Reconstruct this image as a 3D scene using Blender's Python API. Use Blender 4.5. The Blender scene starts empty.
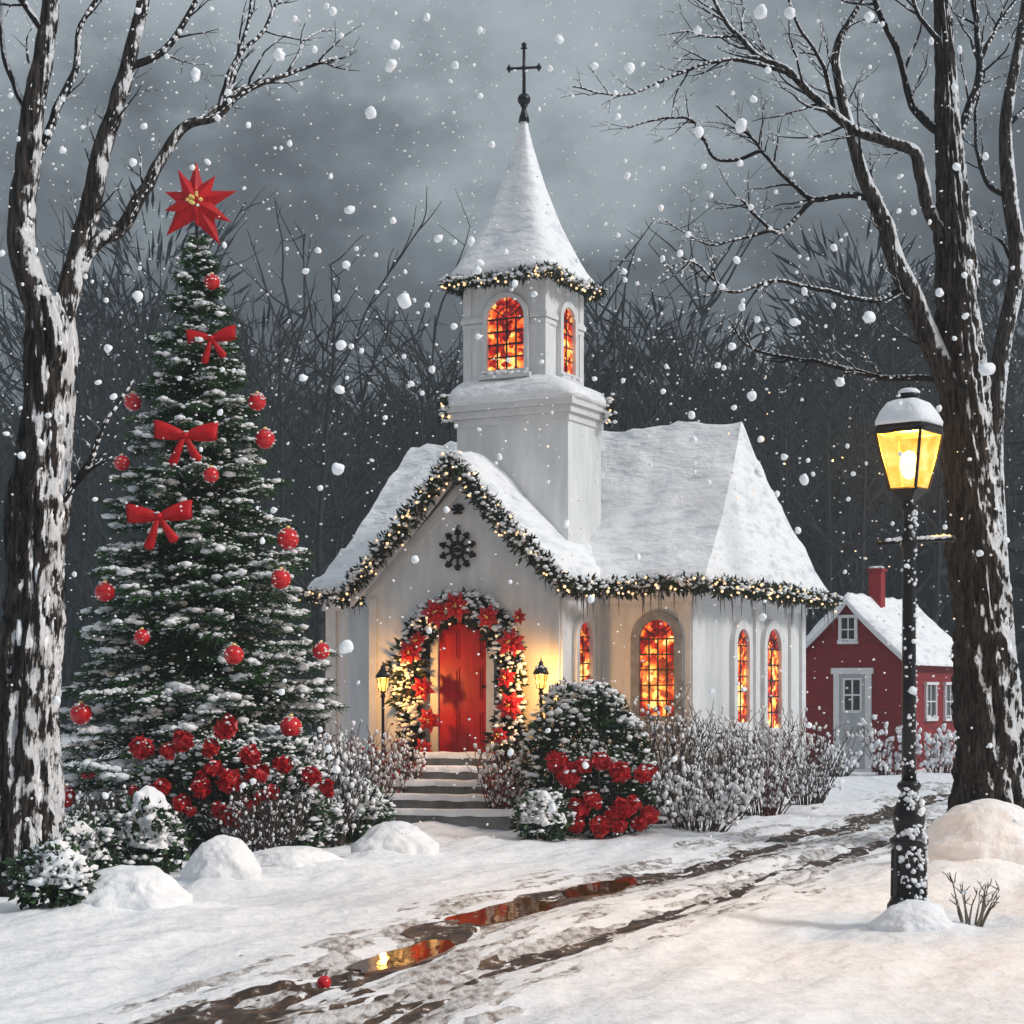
import bpy, math, random
import numpy as np

random.seed(11)
rng = np.random.default_rng(11)
R = math.radians
scene = bpy.context.scene
COL = scene.collection

# ------------------------------------------------------------------ camera numbers
F, H, CX, CY = 1800.0, 1.8, 512.0, 692.0     # focal length in pixels, eye height, horizon row


def P(px, py, Y):
    return np.array([(px - CX) * Y / F, Y, H + (CY - py) * Y / F])


def GY(py):
    return H * F / (py - CY)


# ------------------------------------------------------------------ noise
def _hash(ix, iy, seed):
    n = (ix.astype(np.int64) * 374761393 + iy.astype(np.int64) * 668265263 + seed * 982451653) & 0x7fffffff
    n = ((n ^ (n >> 13)) * 1274126177) & 0x7fffffff
    n = n ^ (n >> 16)
    return (n & 0xffff) / 65535.0


def vnoise(x, y, seed=0):
    x = np.asarray(x, float); y = np.asarray(y, float)
    ix = np.floor(x); iy = np.floor(y)
    fx = x - ix; fy = y - iy
    fx = fx * fx * (3 - 2 * fx); fy = fy * fy * (3 - 2 * fy)
    a = _hash(ix, iy, seed); b = _hash(ix + 1, iy, seed)
    c = _hash(ix, iy + 1, seed); d = _hash(ix + 1, iy + 1, seed)
    return (a * (1 - fx) + b * fx) * (1 - fy) + (c * (1 - fx) + d * fx) * fy - 0.5


def fbm(x, y, seed=0, o=4):
    s = 0; a = 1.0
    for k in range(o):
        s = s + a * vnoise(np.asarray(x) * 2 ** k, np.asarray(y) * 2 ** k, seed + k)
        a *= 0.5
    return s


# ------------------------------------------------------------------ mesh builder
class MB:
    def __init__(s):
        s.V = []; s.n = 0; s.F = []

    def add(s, v, f, mat=0):
        v = np.asarray(v, float).reshape(-1, 3)
        if isinstance(f, np.ndarray):
            s.F.append((f.astype(np.int64) + s.n, mat))
        else:
            by = {}
            for q in f:
                by.setdefault(len(q), []).append(q)
            for q in by.values():
                s.F.append((np.array(q, dtype=np.int64) + s.n, mat))
        s.V.append(v); s.n += len(v)
        return s


def root_of(o):
    while o.parent is not None:
        o = o.parent
    return o


STUFF_PARTS = {'snow', 'clinging_snow', 'sill_snow', 'chimney_snow', 'greenery', 'foliage', 'fairy_lights', 'hanging_icicles', 'berries', 'stems', 'branches', 'boughs', 'frost', 'flower_centre', 'star_centre'}


def build(mb, name, mats, parent=None, smooth=True, loc=None):
    V = np.concatenate(mb.V) if mb.V else np.zeros((0, 3))
    if parent is not None:
        base = np.array(root_of(parent).location)
    else:
        base = np.array(loc if loc is not None else (0, 0, 0), float)
    me = bpy.data.meshes.new(name)
    me.vertices.add(len(V))
    me.vertices.foreach_set('co', (V - base).astype(np.float32).ravel())
    li = np.concatenate([a.ravel() for a, m in mb.F])
    tot = np.concatenate([np.full(len(a), a.shape[1]) for a, m in mb.F])
    mi = np.concatenate([np.full(len(a), m) for a, m in mb.F])
    st = np.concatenate([[0], np.cumsum(tot)[:-1]])
    me.loops.add(len(li)); me.loops.foreach_set('vertex_index', li.astype(np.int32))
    me.polygons.add(len(tot)); me.polygons.foreach_set('loop_start', st.astype(np.int32))
    me.polygons.foreach_set('material_index', mi.astype(np.int32))
    me.polygons.foreach_set('use_smooth', np.full(len(tot), bool(smooth)))
    me.update(calc_edges=True)
    me.validate()
    if parent is not None and name in STUFF_PARTS: o_kind = 'stuff'
    else: o_kind = None
    for m in (mats if isinstance(mats, (list, tuple)) else [mats]):
        me.materials.append(m)
    o = bpy.data.objects.new(name, me)
    COL.objects.link(o)
    if o_kind: o['kind'] = o_kind
    if parent is not None:
        o.parent = parent
    else:
        o.location = base
    return o


def tag(o, label=None, cat=None, group=None, kind=None):
    if label: o['label'] = label
    if cat: o['category'] = cat
    if group: o['group'] = group
    if kind: o['kind'] = kind
    return o


def thing(name, label, cat, loc, group=None):
    o = bpy.data.objects.new(name, None)
    o.empty_display_size = 0.2
    COL.objects.link(o)
    o.location = tuple(float(q) for q in loc)
    return tag(o, label, cat, group)


# ------------------------------------------------------------------ primitives
def ico(sub):
    import bmesh
    bm = bmesh.new()
    bmesh.ops.create_icosphere(bm, subdivisions=sub, radius=1.0)
    v = np.array([q.co[:] for q in bm.verts]); f = np.array([[w.index for w in q.verts] for q in bm.faces])
    bm.free()
    return v, f


ICO1, ICO2, ICO3 = ico(1), ico(2), ico(3)


def rand_rot(n):
    q = rng.normal(size=(n, 4)); q /= np.linalg.norm(q, axis=1)[:, None]
    w, x, y, z = q.T
    return np.stack([np.stack([1 - 2 * (y * y + z * z), 2 * (x * y - z * w), 2 * (x * z + y * w)], -1),
                     np.stack([2 * (x * y + z * w), 1 - 2 * (x * x + z * z), 2 * (y * z - x * w)], -1),
                     np.stack([2 * (x * z - y * w), 2 * (y * z + x * w), 1 - 2 * (x * x + y * y)], -1)], 1)


def yaw_rot(a):
    c, s = np.cos(a), np.sin(a); z = np.zeros_like(c); o = np.ones_like(c)
    return np.stack([np.stack([c, -s, z], -1), np.stack([s, c, z], -1), np.stack([z, z, o], -1)], 1)


def frames(d, roll=None):
    """matrices whose local x runs along d"""
    d = d / (np.linalg.norm(d, axis=1)[:, None] + 1e-9)
    r = rng.normal(size=d.shape)
    y = np.cross(d, r); y /= (np.linalg.norm(y, axis=1)[:, None] + 1e-9)
    z = np.cross(d, y)
    return np.stack([d, y, z], -1)


def scatter(mb, tv, tf, M, pos, mat=0, jitter=0.0):
    n = len(pos)
    if n == 0:
        return
    v = np.einsum('nij,kj->nki', M, tv)
    if jitter:
        v = v * (1 + jitter * rng.normal(size=(n, len(tv), 1)))
    v = v + pos[:, None, :]
    f = (tf[None] + (np.arange(n) * len(tv))[:, None, None]).reshape(-1, tf.shape[1])
    mb.add(v.reshape(-1, 3), f, mat)


def blobs(mb, pos, s, flat=0.6, mat=0, tpl=ICO1, jit=0.14, long=1.4):
    pos = np.asarray(pos, float).reshape(-1, 3)
    n = len(pos)
    if n == 0:
        return
    s = np.broadcast_to(np.asarray(s, float), (n,))
    M = yaw_rot(rng.uniform(0, 6.28, n))
    sc = np.stack([s * rng.uniform(1, long, n), s, s * flat], -1)
    M = M * sc[:, None, :]
    scatter(mb, tpl[0], tpl[1], M, pos, mat, jit)


NEEDLE = (np.array([[0, -.08, 0], [.55, -.1, .02], [1, 0, 0], [.55, .1, .02], [0, .08, 0]]), np.array([[0, 1, 3, 4]]), np.array([[1, 2, 3]]))
LEAF = (np.array([[0, 0, 0], [.35, -.24, .05], [.5, 0, -.05], [.35, .24, .05], [1, 0, .0]]), np.array([[0, 1, 2], [0, 2, 3], [1, 4, 2], [2, 4, 3]]))
NEEDT = np.array([[0, 1, 3], [0, 3, 4], [1, 2, 3]])


def needles(mb, pos, d, length, width, mat=0):
    n = len(pos)
    if n == 0:
        return
    M = frames(d)
    L = np.broadcast_to(np.asarray(length, float), (n,)); W = np.broadcast_to(np.asarray(width, float), (n,))
    sc = np.stack([L, W * 5, W * 5], -1)
    scatter(mb, NEEDLE[0], NEEDT, M * sc[:, None, :], pos, mat)


def leaves(mb, pos, d, length, mat=0, wide=1.0):
    n = len(pos)
    if n == 0:
        return
    M = frames(d)
    L = np.broadcast_to(np.asarray(length, float), (n,))
    sc = np.stack([L, L * wide, L], -1)
    scatter(mb, LEAF[0], LEAF[1], M * sc[:, None, :], pos, mat)


def smooth_line(pts, step):
    """Catmull-Rom through pts, resampled about every step"""
    p = np.asarray(pts, float)
    if len(p) < 3:
        n = max(2, int(np.linalg.norm(p[1] - p[0]) / step) + 1)
        t = np.linspace(0, 1, n)[:, None]
        return p[0] * (1 - t) + p[1] * t
    q = np.vstack([2 * p[0] - p[1], p, 2 * p[-1] - p[-2]])
    out = []
    for i in range(1, len(q) - 2):
        n = max(2, int(np.linalg.norm(q[i + 1][:3] - q[i][:3]) / step))
        t = np.linspace(0, 1, n, endpoint=False)[:, None]
        a, b, c, d = q[i - 1], q[i], q[i + 1], q[i + 2]
        out.append(.5 * ((2 * b) + (-a + c) * t + (2 * a - 5 * b + 4 * c - d) * t ** 2 + (-a + 3 * b - 3 * c + d) * t ** 3))
    out.append(p[-1:])
    return np.vstack(out)


def tube(mb, pts, rad, sides=8, cap=True, bark=0.0, mat=0, flare=None):
    pts = np.asarray(pts, float); n = len(pts)
    rad = np.broadcast_to(np.asarray(rad, float), (n,)).copy()
    T = np.gradient(pts, axis=0); T /= (np.linalg.norm(T, axis=1)[:, None] + 1e-12)
    ref = np.array([1.0, 0, 0]) if abs(T[0][0]) < .8 else np.array([0, 1.0, 0])
    U = np.zeros((n, 3)); u = ref - T[0] * np.dot(ref, T[0]); u /= np.linalg.norm(u)
    for i in range(n):
        u = u - T[i] * np.dot(u, T[i]); u /= (np.linalg.norm(u) + 1e-12); U[i] = u
    W = np.cross(T, U)
    th = np.linspace(0, 2 * math.pi, sides, endpoint=False)
    rr = np.repeat(rad[:, None], sides, 1)
    if bark:
        s = np.concatenate([[0], np.cumsum(np.linalg.norm(np.diff(pts, axis=0), axis=1))])
        S, TH = np.meshgrid(s, th, indexing='ij')
        nz = fbm(np.cos(TH) * 5.2 + .9 * S + 5, np.sin(TH) * 5.2 + 1.2 * S + 9, 3, 5)
        lump = fbm(np.cos(TH) * .8 + S * 1.3, np.sin(TH) * .8 + S * .9, 8, 2)
        rr = rr * (1 + bark * (-np.abs(nz) * 2.2 + .5) + bark * .7 * lump)
        if flare is not None:
            k = np.exp(-S / flare)
            rr = rr * (1 + k * (.12 + .35 * np.abs(np.sin(TH * 2.5 + 1))))
    V = pts[:, None, :] + rr[..., None] * (np.cos(th)[None, :, None] * U[:, None, :] + np.sin(th)[None, :, None] * W[:, None, :])
    i = np.arange(n - 1)[:, None] * sides; j = np.arange(sides)[None]; j2 = (j + 1) % sides
    f = np.stack([i + j, i + j2, i + sides + j2, i + sides + j], -1).reshape(-1, 4)
    mb.add(V.reshape(-1, 3), f, mat)
    if cap:
        b = mb.n - n * sides
        mb.F.append((np.array([list(range(sides))[::-1]], dtype=np.int64) + b, mat))
        mb.F.append((np.array([list(range(sides))], dtype=np.int64) + b + (n - 1) * sides, mat))


def lathe(mb, c, prof, sides=24, mat=0):
    c = np.asarray(c, float); prof = np.asarray(prof, float)
    th = np.linspace(0, 2 * math.pi, sides, endpoint=False)
    V = np.stack([c[0] + prof[:, 0:1] * np.cos(th), c[1] + prof[:, 0:1] * np.sin(th), np.repeat(c[2] + prof[:, 1:2], sides, 1)], -1)
    n = len(prof)
    i = np.arange(n - 1)[:, None] * sides; j = np.arange(sides)[None]; j2 = (j + 1) % sides
    f = np.stack([i + j, i + j2, i + sides + j2, i + sides + j], -1).reshape(-1, 4)
    mb.add(V.reshape(-1, 3), f, mat)
    b = mb.n - n * sides
    mb.F.append((np.array([list(range(sides))[::-1]], dtype=np.int64) + b, mat))
    mb.F.append((np.array([list(range(sides))], dtype=np.int64) + b + (n - 1) * sides, mat))


BOXF = [(0, 3, 2, 1), (4, 5, 6, 7), (0, 1, 5, 4), (1, 2, 6, 5), (2, 3, 7, 6), (3, 0, 4, 7)]


def boxm(mb, T, a0, a1, b0, b1, z0, z1, mat=0):
    v = [T(a0, b0, z0), T(a1, b0, z0), T(a1, b1, z0), T(a0, b1, z0), T(a0, b0, z1), T(a1, b0, z1), T(a1, b1, z1), T(a0, b1, z1)]
    mb.add(v, BOXF, mat)


class Frame:
    """a building's own axes: u along its front, v into its depth, z up; turned by a about z"""
    def __init__(s, X0, Y0, a):
        s.X0, s.Y0 = X0, Y0; s.s, s.c = math.sin(a), math.cos(a)

    def T(s, u, v, z):
        return np.array([s.X0 + u * s.c + v * s.s, s.Y0 - u * s.s + v * s.c, z])

    def Y(s, u, v): return s.Y0 - u * s.s + v * s.c

    def fu(s, px, v):
        k = (px - CX) / F
        return (k * (s.Y0 + v * s.c) - s.X0 - v * s.s) / (s.c + k * s.s)

    def fv(s, px, u):
        k = (px - CX) / F
        return (k * (s.Y0 - u * s.s) - s.X0 - u * s.c) / (s.s - k * s.c)

    def z(s, py, u, v): return H + (CY - py) * s.Y(u, v) / F


# ------------------------------------------------------------------ materials
def newmat(name):
    m = bpy.data.materials.new(name); m.use_nodes = True
    nt = m.node_tree
    return m, nt, nt.nodes['Principled BSDF'], nt.nodes, nt.links


def ramp(nt, fac, stops, interp='LINEAR'):
    r = nt.nodes.new('ShaderNodeValToRGB'); r.color_ramp.interpolation = interp
    e = r.color_ramp.elements
    while len(e) < len(stops): e.new(.5)
    for k, (p, c) in enumerate(stops):
        e[k].position = p; e[k].color = (*c, 1)
    nt.links.new(fac, r.inputs[0])
    return r.outputs[0]


def coords(nt, scale=(1, 1, 1), kind='Object'):
    t = nt.nodes.new('ShaderNodeTexCoord'); m = nt.nodes.new('ShaderNodeMapping')
    m.inputs['Scale'].default_value = scale
    nt.links.new(t.outputs[kind], m.inputs[0])
    return m.outputs[0]


def noise(nt, vec, scale, detail=4, rough=.55):
    n = nt.nodes.new('ShaderNodeTexNoise')
    n.inputs['Scale'].default_value = scale; n.inputs['Detail'].default_value = detail; n.inputs['Roughness'].default_value = rough
    nt.links.new(vec, n.inputs['Vector'])
    return n.outputs[0]


def bump(nt, h, bsdf, strength, dist=.02):
    b = nt.nodes.new('ShaderNodeBump'); b.inputs['Strength'].default_value = strength; b.inputs['Distance'].default_value = dist
    nt.links.new(h, b.inputs['Height']); nt.links.new(b.outputs[0], bsdf.inputs['Normal'])
    return b


def simple(name, c0, c1, scale=6, rough=.6, bs=.3, bd=.01, metallic=0, stretch=(1, 1, 1), spec=.5, detail=5, lo=.35, hi=.65):
    m, nt, b, N, L = newmat(name)
    co = coords(nt, stretch)
    n = noise(nt, co, scale, detail)
    L.new(ramp(nt, n, [(lo, c0), (hi, c1)]), b.inputs['Base Color'])
    b.inputs['Roughness'].default_value = rough; b.inputs['Metallic'].default_value = metallic
    b.inputs['Specular IOR Level'].default_value = spec
    if bs: bump(nt, n, b, bs, bd)
    return m


def island(name, cols, rough=.6, spec=.3, trans=0):
    """one colour per leaf / needle"""
    m, nt, b, N, L = newmat(name)
    g = N.new('ShaderNodeNewGeometry')
    k = len(cols) - 1
    L.new(ramp(nt, g.outputs['Random Per Island'], [(i / k, c) for i, c in enumerate(cols)]), b.inputs['Base Color'])
    b.inputs['Roughness'].default_value = rough; b.inputs['Specular IOR Level'].default_value = spec
    return m


def emit(name, col, strength, base=(.8, .7, .5)):
    m, nt, b, N, L = newmat(name)
    b.inputs['Base Color'].default_value = (*base, 1)
    b.inputs['Emission Color'].default_value = (*col, 1); b.inputs['Emission Strength'].default_value = strength
    return m


M = {}
M['snow'] = simple('snow', (.78, .81, .85), (.88, .89, .91), 6, .65, .8, .06, detail=15, spec=.3)
M['roof_snow'] = simple('roof_snow', (.66, .69, .74), (.88, .89, .91), 2.4, .7, 1.0, .10, detail=10, spec=.3, stretch=(1, 1, 2.6), lo=.32, hi=.50)
M['flake'] = simple('flake', (.88, .9, .93), (.93, .94, .95), 5, .6, 0)
M['wall'] = simple('wall_paint', (.63, .65, .66), (.76, .77, .78), 2.6, .65, .4, .015, stretch=(2.2, 2.2, .45), detail=9)
M['trim'] = simple('trim_paint', (.62, .63, .64), (.72, .72, .72), 5, .55, .15)
M['frame_grey'] = simple('frame_grey', (.20, .21, .22), (.34, .35, .36), 6, .6, .3)
M['metal'] = simple('black_metal', (.004, .004, .005), (.012, .012, .013), 14, .38, .5, .01, metallic=.3)
M['door'] = simple('red_door_paint', (.36, .004, .008), (.50, .008, .012), 3, .4, .2, stretch=(4, 4, .6))
M['stone'] = simple('step_stone', (.15, .165, .17), (.25, .265, .27), 5, .75, .5)
M['red_cloth'] = simple('red_cloth', (.36, .002, .006), (.55, .007, .012), 9, .55, .3, spec=.25)
M['bloom'] = simple('red_petal', (.30, .002, .006), (.58, .008, .014), 14, .45, .4)
M['bauble'] = simple('red_glass', (.46, .004, .010), (.62, .014, .02), 20, .22, .15)
M['gold'] = simple('yellow_stamen', (.75, .52, .10), (.9, .75, .30), 30, .4, .2)
M['needle'] = island('spruce_needles', [(.004, .010, .004), (.010, .034, .009), (.022, .078, .014), (.045, .140, .024)])
M['garland'] = island('garland_leaves', [(.006, .010, .007), (.012, .022, .012), (.022, .048, .020), (.05, .03, .014)])
M['shrub'] = island('shrub_leaves', [(.008, .014, .009), (.014, .030, .014), (.025, .06, .02), (.035, .09, .025)])
M['twig'] = simple('twig_bark', (.020, .014, .012), (.07, .045, .038), 12, .8, .2)
M['twig_red'] = simple('reddish_twig', (.05, .014, .014), (.12, .04, .036), 12, .8, .2)
M['berry'] = island('berries', [(.25, .01, .012), (.45, .01, .015), (.30, .03, .03)], .35)
M['gold_leaf'] = simple('dry_grass', (.10, .08, .06), (.22, .18, .14), 10, .8, .1)
M['bulb'] = emit('warm_bulb', (1.0, .60, .30), .85)
M['lead'] = simple('window_lead', (.012, .01, .01), (.03, .025, .022), 10, .5, .2)
M['house_door'] = simple('grey_door_paint', (.36, .38, .39), (.46, .48, .49), 4, .55, .2)
M['dark_glass'] = simple('dark_glass', (.02, .024, .028), (.05, .055, .06), 3, .1, 0)
M['brick_red'] = simple('chimney_red', (.20, .004, .007), (.30, .008, .011), 8, .7, .5)
M['frost'] = simple('frost', (.7, .55, .55), (.85, .8, .8), 20, .5, .2)


def bark_mat(name, dark, light, snow_amt):
    m, nt, b, N, L = newmat(name)
    co = coords(nt, (1, 1, .16))
    n1 = noise(nt, co, 26, 10, .66); n2 = noise(nt, coords(nt), 5, 6)
    bark = ramp(nt, n1, [(.40, dark), (.60, light)])
    g = N.new('ShaderNodeNewGeometry')
    d = N.new('ShaderNodeVectorMath'); d.operation = 'DOT_PRODUCT'
    L.new(g.outputs['Normal'], d.inputs[0]); d.inputs[1].default_value = (.72, -.30, .62)   # wind-blown side
    a = N.new('ShaderNodeMath'); a.operation = 'MULTIPLY_ADD'; L.new(n2, a.inputs[0]); a.inputs[1].default_value = 1.7; a.inputs[2].default_value = -.85 + snow_amt
    s = N.new('ShaderNodeMath'); s.operation = 'ADD'; L.new(a.outputs[0], s.inputs[0]); L.new(d.outputs['Value'], s.inputs[1])
    c = N.new('ShaderNodeMath'); c.operation = 'MULTIPLY_ADD'; L.new(n1, c.inputs[0]); c.inputs[1].default_value = 1.6; L.new(s.outputs[0], c.inputs[2])
    mask = ramp(nt, c.outputs[0], [(.0, (0, 0, 0)), (1, (1, 1, 1))])
    r = nt.nodes[-1]
    mr = N.new('ShaderNodeMapRange'); L.new(c.outputs[0], mr.inputs[0]); mr.inputs[1].default_value = 1.38; mr.inputs[2].default_value = 1.55
    mx = N.new('ShaderNodeMix'); mx.data_type = 'RGBA'
    L.new(mr.outputs[0], mx.inputs[0]); L.new(bark, mx.inputs[6]); mx.inputs[7].default_value = (.82, .84, .87, 1)
    L.new(mx.outputs[2], b.inputs['Base Color']); b.inputs['Roughness'].default_value = .85
    b.inputs['Specular IOR Level'].default_value = .2
    bump(nt, n1, b, 1.0, .06)
    return m


M['bark'] = bark_mat('snowy_bark', (.003, .0028, .0028), (.075, .062, .054), 0.0)
M['bark_fine'] = bark_mat('branch_bark', (.006, .005, .006), (.03, .026, .024), -.12)
M['bark_far'] = simple('far_bark', (.010, .012, .013), (.020, .022, .024), 2, .9, 0)


def siding(name, c0, c1):
    m, nt, b, N, L = newmat(name)
    co = coords(nt)
    sx = N.new('ShaderNodeSeparateXYZ'); L.new(co, sx.inputs[0])
    k = N.new('ShaderNodeMath'); k.operation = 'MULTIPLY'; L.new(sx.outputs[2], k.inputs[0]); k.inputs[1].default_value = 6.2
    fr = N.new('ShaderNodeMath'); fr.operation = 'FRACT'; L.new(k.outputs[0], fr.inputs[0])
    n = noise(nt, coords(nt, (1, 1, 4)), 3, 6)
    L.new(ramp(nt, n, [(.3, c0), (.7, c1)]), b.inputs['Base Color'])
    inv = N.new('ShaderNodeMath'); inv.operation = 'SUBTRACT'; inv.inputs[0].default_value = 1; L.new(fr.outputs[0], inv.inputs[1])
    bump(nt, inv.outputs[0], b, 1.0, .05)
    b.inputs['Roughness'].default_value = .6
    return m


M['siding'] = siding('red_clapboard', (.15, .002, .006), (.24, .004, .009))


def stained(name, strength):
    """lit stained glass: red quarries round amber ones, lit from inside"""
    m, nt, b, N, L = newmat(name)
    co = coords(nt)
    v = N.new('ShaderNodeTexVoronoi'); v.inputs['Scale'].default_value = 13.0; L.new(co, v.inputs['Vector'])
    sep = N.new('ShaderNodeSeparateColor'); L.new(v.outputs['Color'], sep.inputs[0])
    big = noise(nt, co, 2.6, 2)
    a = N.new('ShaderNodeMath'); a.operation = 'MULTIPLY_ADD'; L.new(big, a.inputs[0]); a.inputs[1].default_value = 2.5
    h = N.new('ShaderNodeMath'); h.operation = 'MULTIPLY_ADD'; L.new(sep.outputs[0], h.inputs[0]); h.inputs[1].default_value = .80; h.inputs[2].default_value = -1.30
    L.new(h.outputs[0], a.inputs[2])
    c = ramp(nt, a.outputs[0], [(.0, (.10, .004, .004)), (.3, (.34, .012, .008)), (.52, (.74, .11, .018)), (.72, (1.0, .38, .06)), (1, (1, .70, .26))])
    L.new(c, b.inputs['Emission Color']); b.inputs['Emission Strength'].default_value = strength
    L.new(c, b.inputs['Base Color']); b.inputs['Roughness'].default_value = .25
    return m


M['stained'] = stained('stained_glass', .9)


def lamp_glass(name, strength):
    m, nt, b, N, L = newmat(name)
    out = N['Material Output']
    co = coords(nt)
    n = noise(nt, co, 7, 5)
    e = N.new('ShaderNodeEmission'); e.inputs['Strength'].default_value = strength
    L.new(ramp(nt, n, [(.3, (1.0, .30, .03)), (.52, (1.0, .48, .10)), (.72, (1.0, .72, .28))]), e.inputs[0])
    t = N.new('ShaderNodeBsdfTransparent'); t.inputs[0].default_value = (1, .85, .6, 1)
    mx = N.new('ShaderNodeMixShader'); mx.inputs[0].default_value = .30
    L.new(e.outputs[0], mx.inputs[1]); L.new(t.outputs[0], mx.inputs[2]); L.new(mx.outputs[0], out.inputs[0])
    return m


M['lamp_glass'] = lamp_glass('amber_glass', 1.25)
M['white_glass'] = lamp_glass('warm_white_glass', 2.2)
M['flame'] = emit('glowing_mantle', (1, .72, .32), 9)


def mud_mat():
    m, nt, b, N, L = newmat('wet_mud')
    co = coords(nt, (1, .45, 1)); n = noise(nt, co, 9, 9, .65); n2 = noise(nt, coords(nt, (1, .5, 1)), 3.2, 5)
    L.new(ramp(nt, n, [(.25, (.006, .004, .003)), (.45, (.020, .011, .007)), (.55, (.070, .034, .016)), (.585, (.14, .11, .09)), (.62, (.78, .80, .83))]), b.inputs['Base Color'])
    L.new(ramp(nt, n2, [(.35, (.3, .3, .3)), (.65, (.85, .85, .85))]), b.inputs['Roughness'])
    bump(nt, n, b, .8, .05)
    return m


M['mud'] = mud_mat()


def puddle_mat():
    m, nt, b, N, L = newmat('puddle_water')
    co = coords(nt, (1, .4, 1)); n = noise(nt, co, 5, 3)
    b.inputs['Base Color'].default_value = (.10, .035, .008, 1)
    b.inputs['Roughness'].default_value = .04; b.inputs['IOR'].default_value = 1.5
    b.inputs['Specular IOR Level'].default_value = 1.0
    bump(nt, n, b, .10, .02)
    return m


M['puddle'] = puddle_mat()

# ------------------------------------------------------------------ ground
RUT_A = [(60, 1070), (170, 1028), (300, 988), (400, 950), (505, 904), (610, 881), (700, 859), (790, 838), (880, 813), (960, 790), (1060, 770)]
RUT_B = [(330, 1040), (430, 995), (500, 962), (600, 931), (690, 902), (800, 864), (880, 839), (950, 816), (1040, 795)]


def ground_line(pp):
    return np.array([[(x - CX) * GY(y) / F, GY(y)] for x, y in pp])


def polyline2(pp):
    q = ground_line(pp); q3 = np.c_[q, np.zeros(len(q))]
    return smooth_line(q3, .25)[:, :2]


LA, LB = polyline2(RUT_A), polyline2(RUT_B)


def dist_line(x, y, L):
    x = np.asarray(x, float).ravel(); y = np.asarray(y, float).ravel()
    best = np.full(len(x), 1e9)
    for i in range(0, len(L) - 1):
        a, b = L[i], L[i + 1]; ab = b - a; l2 = ab @ ab
        t = np.clip(((x - a[0]) * ab[0] + (y - a[1]) * ab[1]) / l2, 0, 1)
        d = (x - a[0] - t * ab[0]) ** 2 + (y - a[1] - t * ab[1]) ** 2
        best = np.minimum(best, d)
    return np.sqrt(best)


DR = np.array([.37, .93])
DRIFT = [((px - CX) * Y / F, Y, w / 2 * Y / F, h * Y / F) for px, w, h, Y in ((222, 62, 48, 16.8), (136, 96, 46, 14.8), (82, 70, 44, 18.6), (394, 66, 34, 19.6), (292, 90, 24, 18.2), (988, 110, 62, 18.2), (914, 66, 34, 13.7))]


PUD = [((px - CX) * GY(py) / F, GY(py)) for px, py in ((505, 905), (606, 881), (398, 949))]


def gbase(x, y):
    x = np.asarray(x, float); y = np.asarray(y, float)
    al = x * DR[0] + y * DR[1]; ac = x * DR[1] - y * DR[0]
    fade = np.clip((y - 3) / 4, 0, 1)
    z = .10 * fbm(ac * 1.1 + 3, al * .22, 1, 4) + .05 * fbm(x * .35, y * .3, 5, 3)
    z = z + .052 * fbm(ac * 3.2, al * .8, 21, 3) + .016 * fbm(ac * 8.5, al * 2.2, 41, 2) + .018 * fbm(x * 6, y * 5, 31, 2)
    for cx0, cy0 in PUD: z = z * (1 - np.exp(-((((x - cx0) ** 2 + ((y - cy0) * .7) ** 2)) / 1.3) ** 2))
    for cx0, cy0, rx0, rz0 in DRIFT:
        q = ((x - cx0) / (rx0 * 1.75)) ** 2 + ((y - cy0) / (rx0 * 1.5)) ** 2; z = z + .36 * rz0 * np.exp(-q) * (1 + .5 * vnoise(x * 2.1, y * 2.1, 9))
    far = np.clip((y - 130) / 60, 0, None)
    z = z * fade + far ** 1.5 * 2.2
    return z


def gz(x, y):
    x = np.asarray(x, float); y = np.asarray(y, float); sh = x.shape
    z = gbase(x, y).ravel()
    xr, yr = x.ravel(), y.ravel()
    m = (yr > 4) & (yr < 60) & (np.abs(xr) < 25)
    if m.any():
        dA = dist_line(xr[m], yr[m], LA); dB = dist_line(xr[m], yr[m], LB)
        z[m] -= .085 * np.exp(-(dA / .50) ** 2) + .055 * np.exp(-(dB / .28) ** 2)
    return z.reshape(sh)


def g1(x, y):
    return float(gz(np.array([x]), np.array([y]))[0])


def grow(a, step, lim, k=1.16):
    out = []; s = step
    while abs(a) < lim:
        s *= k; a += s if step > 0 else s; out.append(a)
    return out


def axis(lo, hi, st, far_lo, far_hi):
    core = list(np.arange(lo, hi, st))
    left = []; a, s = lo, st
    while a > far_lo: s *= 1.16; a -= s; left.append(a)
    right = []; a, s = core[-1], st
    while a < far_hi: s *= 1.16; a += s; right.append(a)
    return np.array(left[::-1] + core + right)


gx = axis(-6.5, 9.5, .06, -450, 450); gy = axis(6.0, 27, .06, -60, 700)
GX, GYY = np.meshgrid(gx, gy, indexing='ij')
GZ = gz(GX, GYY)
mb = MB(); nx, ny = GX.shape
I = (np.arange(nx - 1)[:, None] * ny + np.arange(ny - 1)[None]).ravel()
mb.add(np.stack([GX, GYY, GZ], -1).reshape(-1, 3), np.stack([I, I + ny, I + ny + 1, I + 1], -1))
tag(build(mb, 'ground', M['snow']), 'snow covered ground with soft drifts and ridges', kind='structure')

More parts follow.
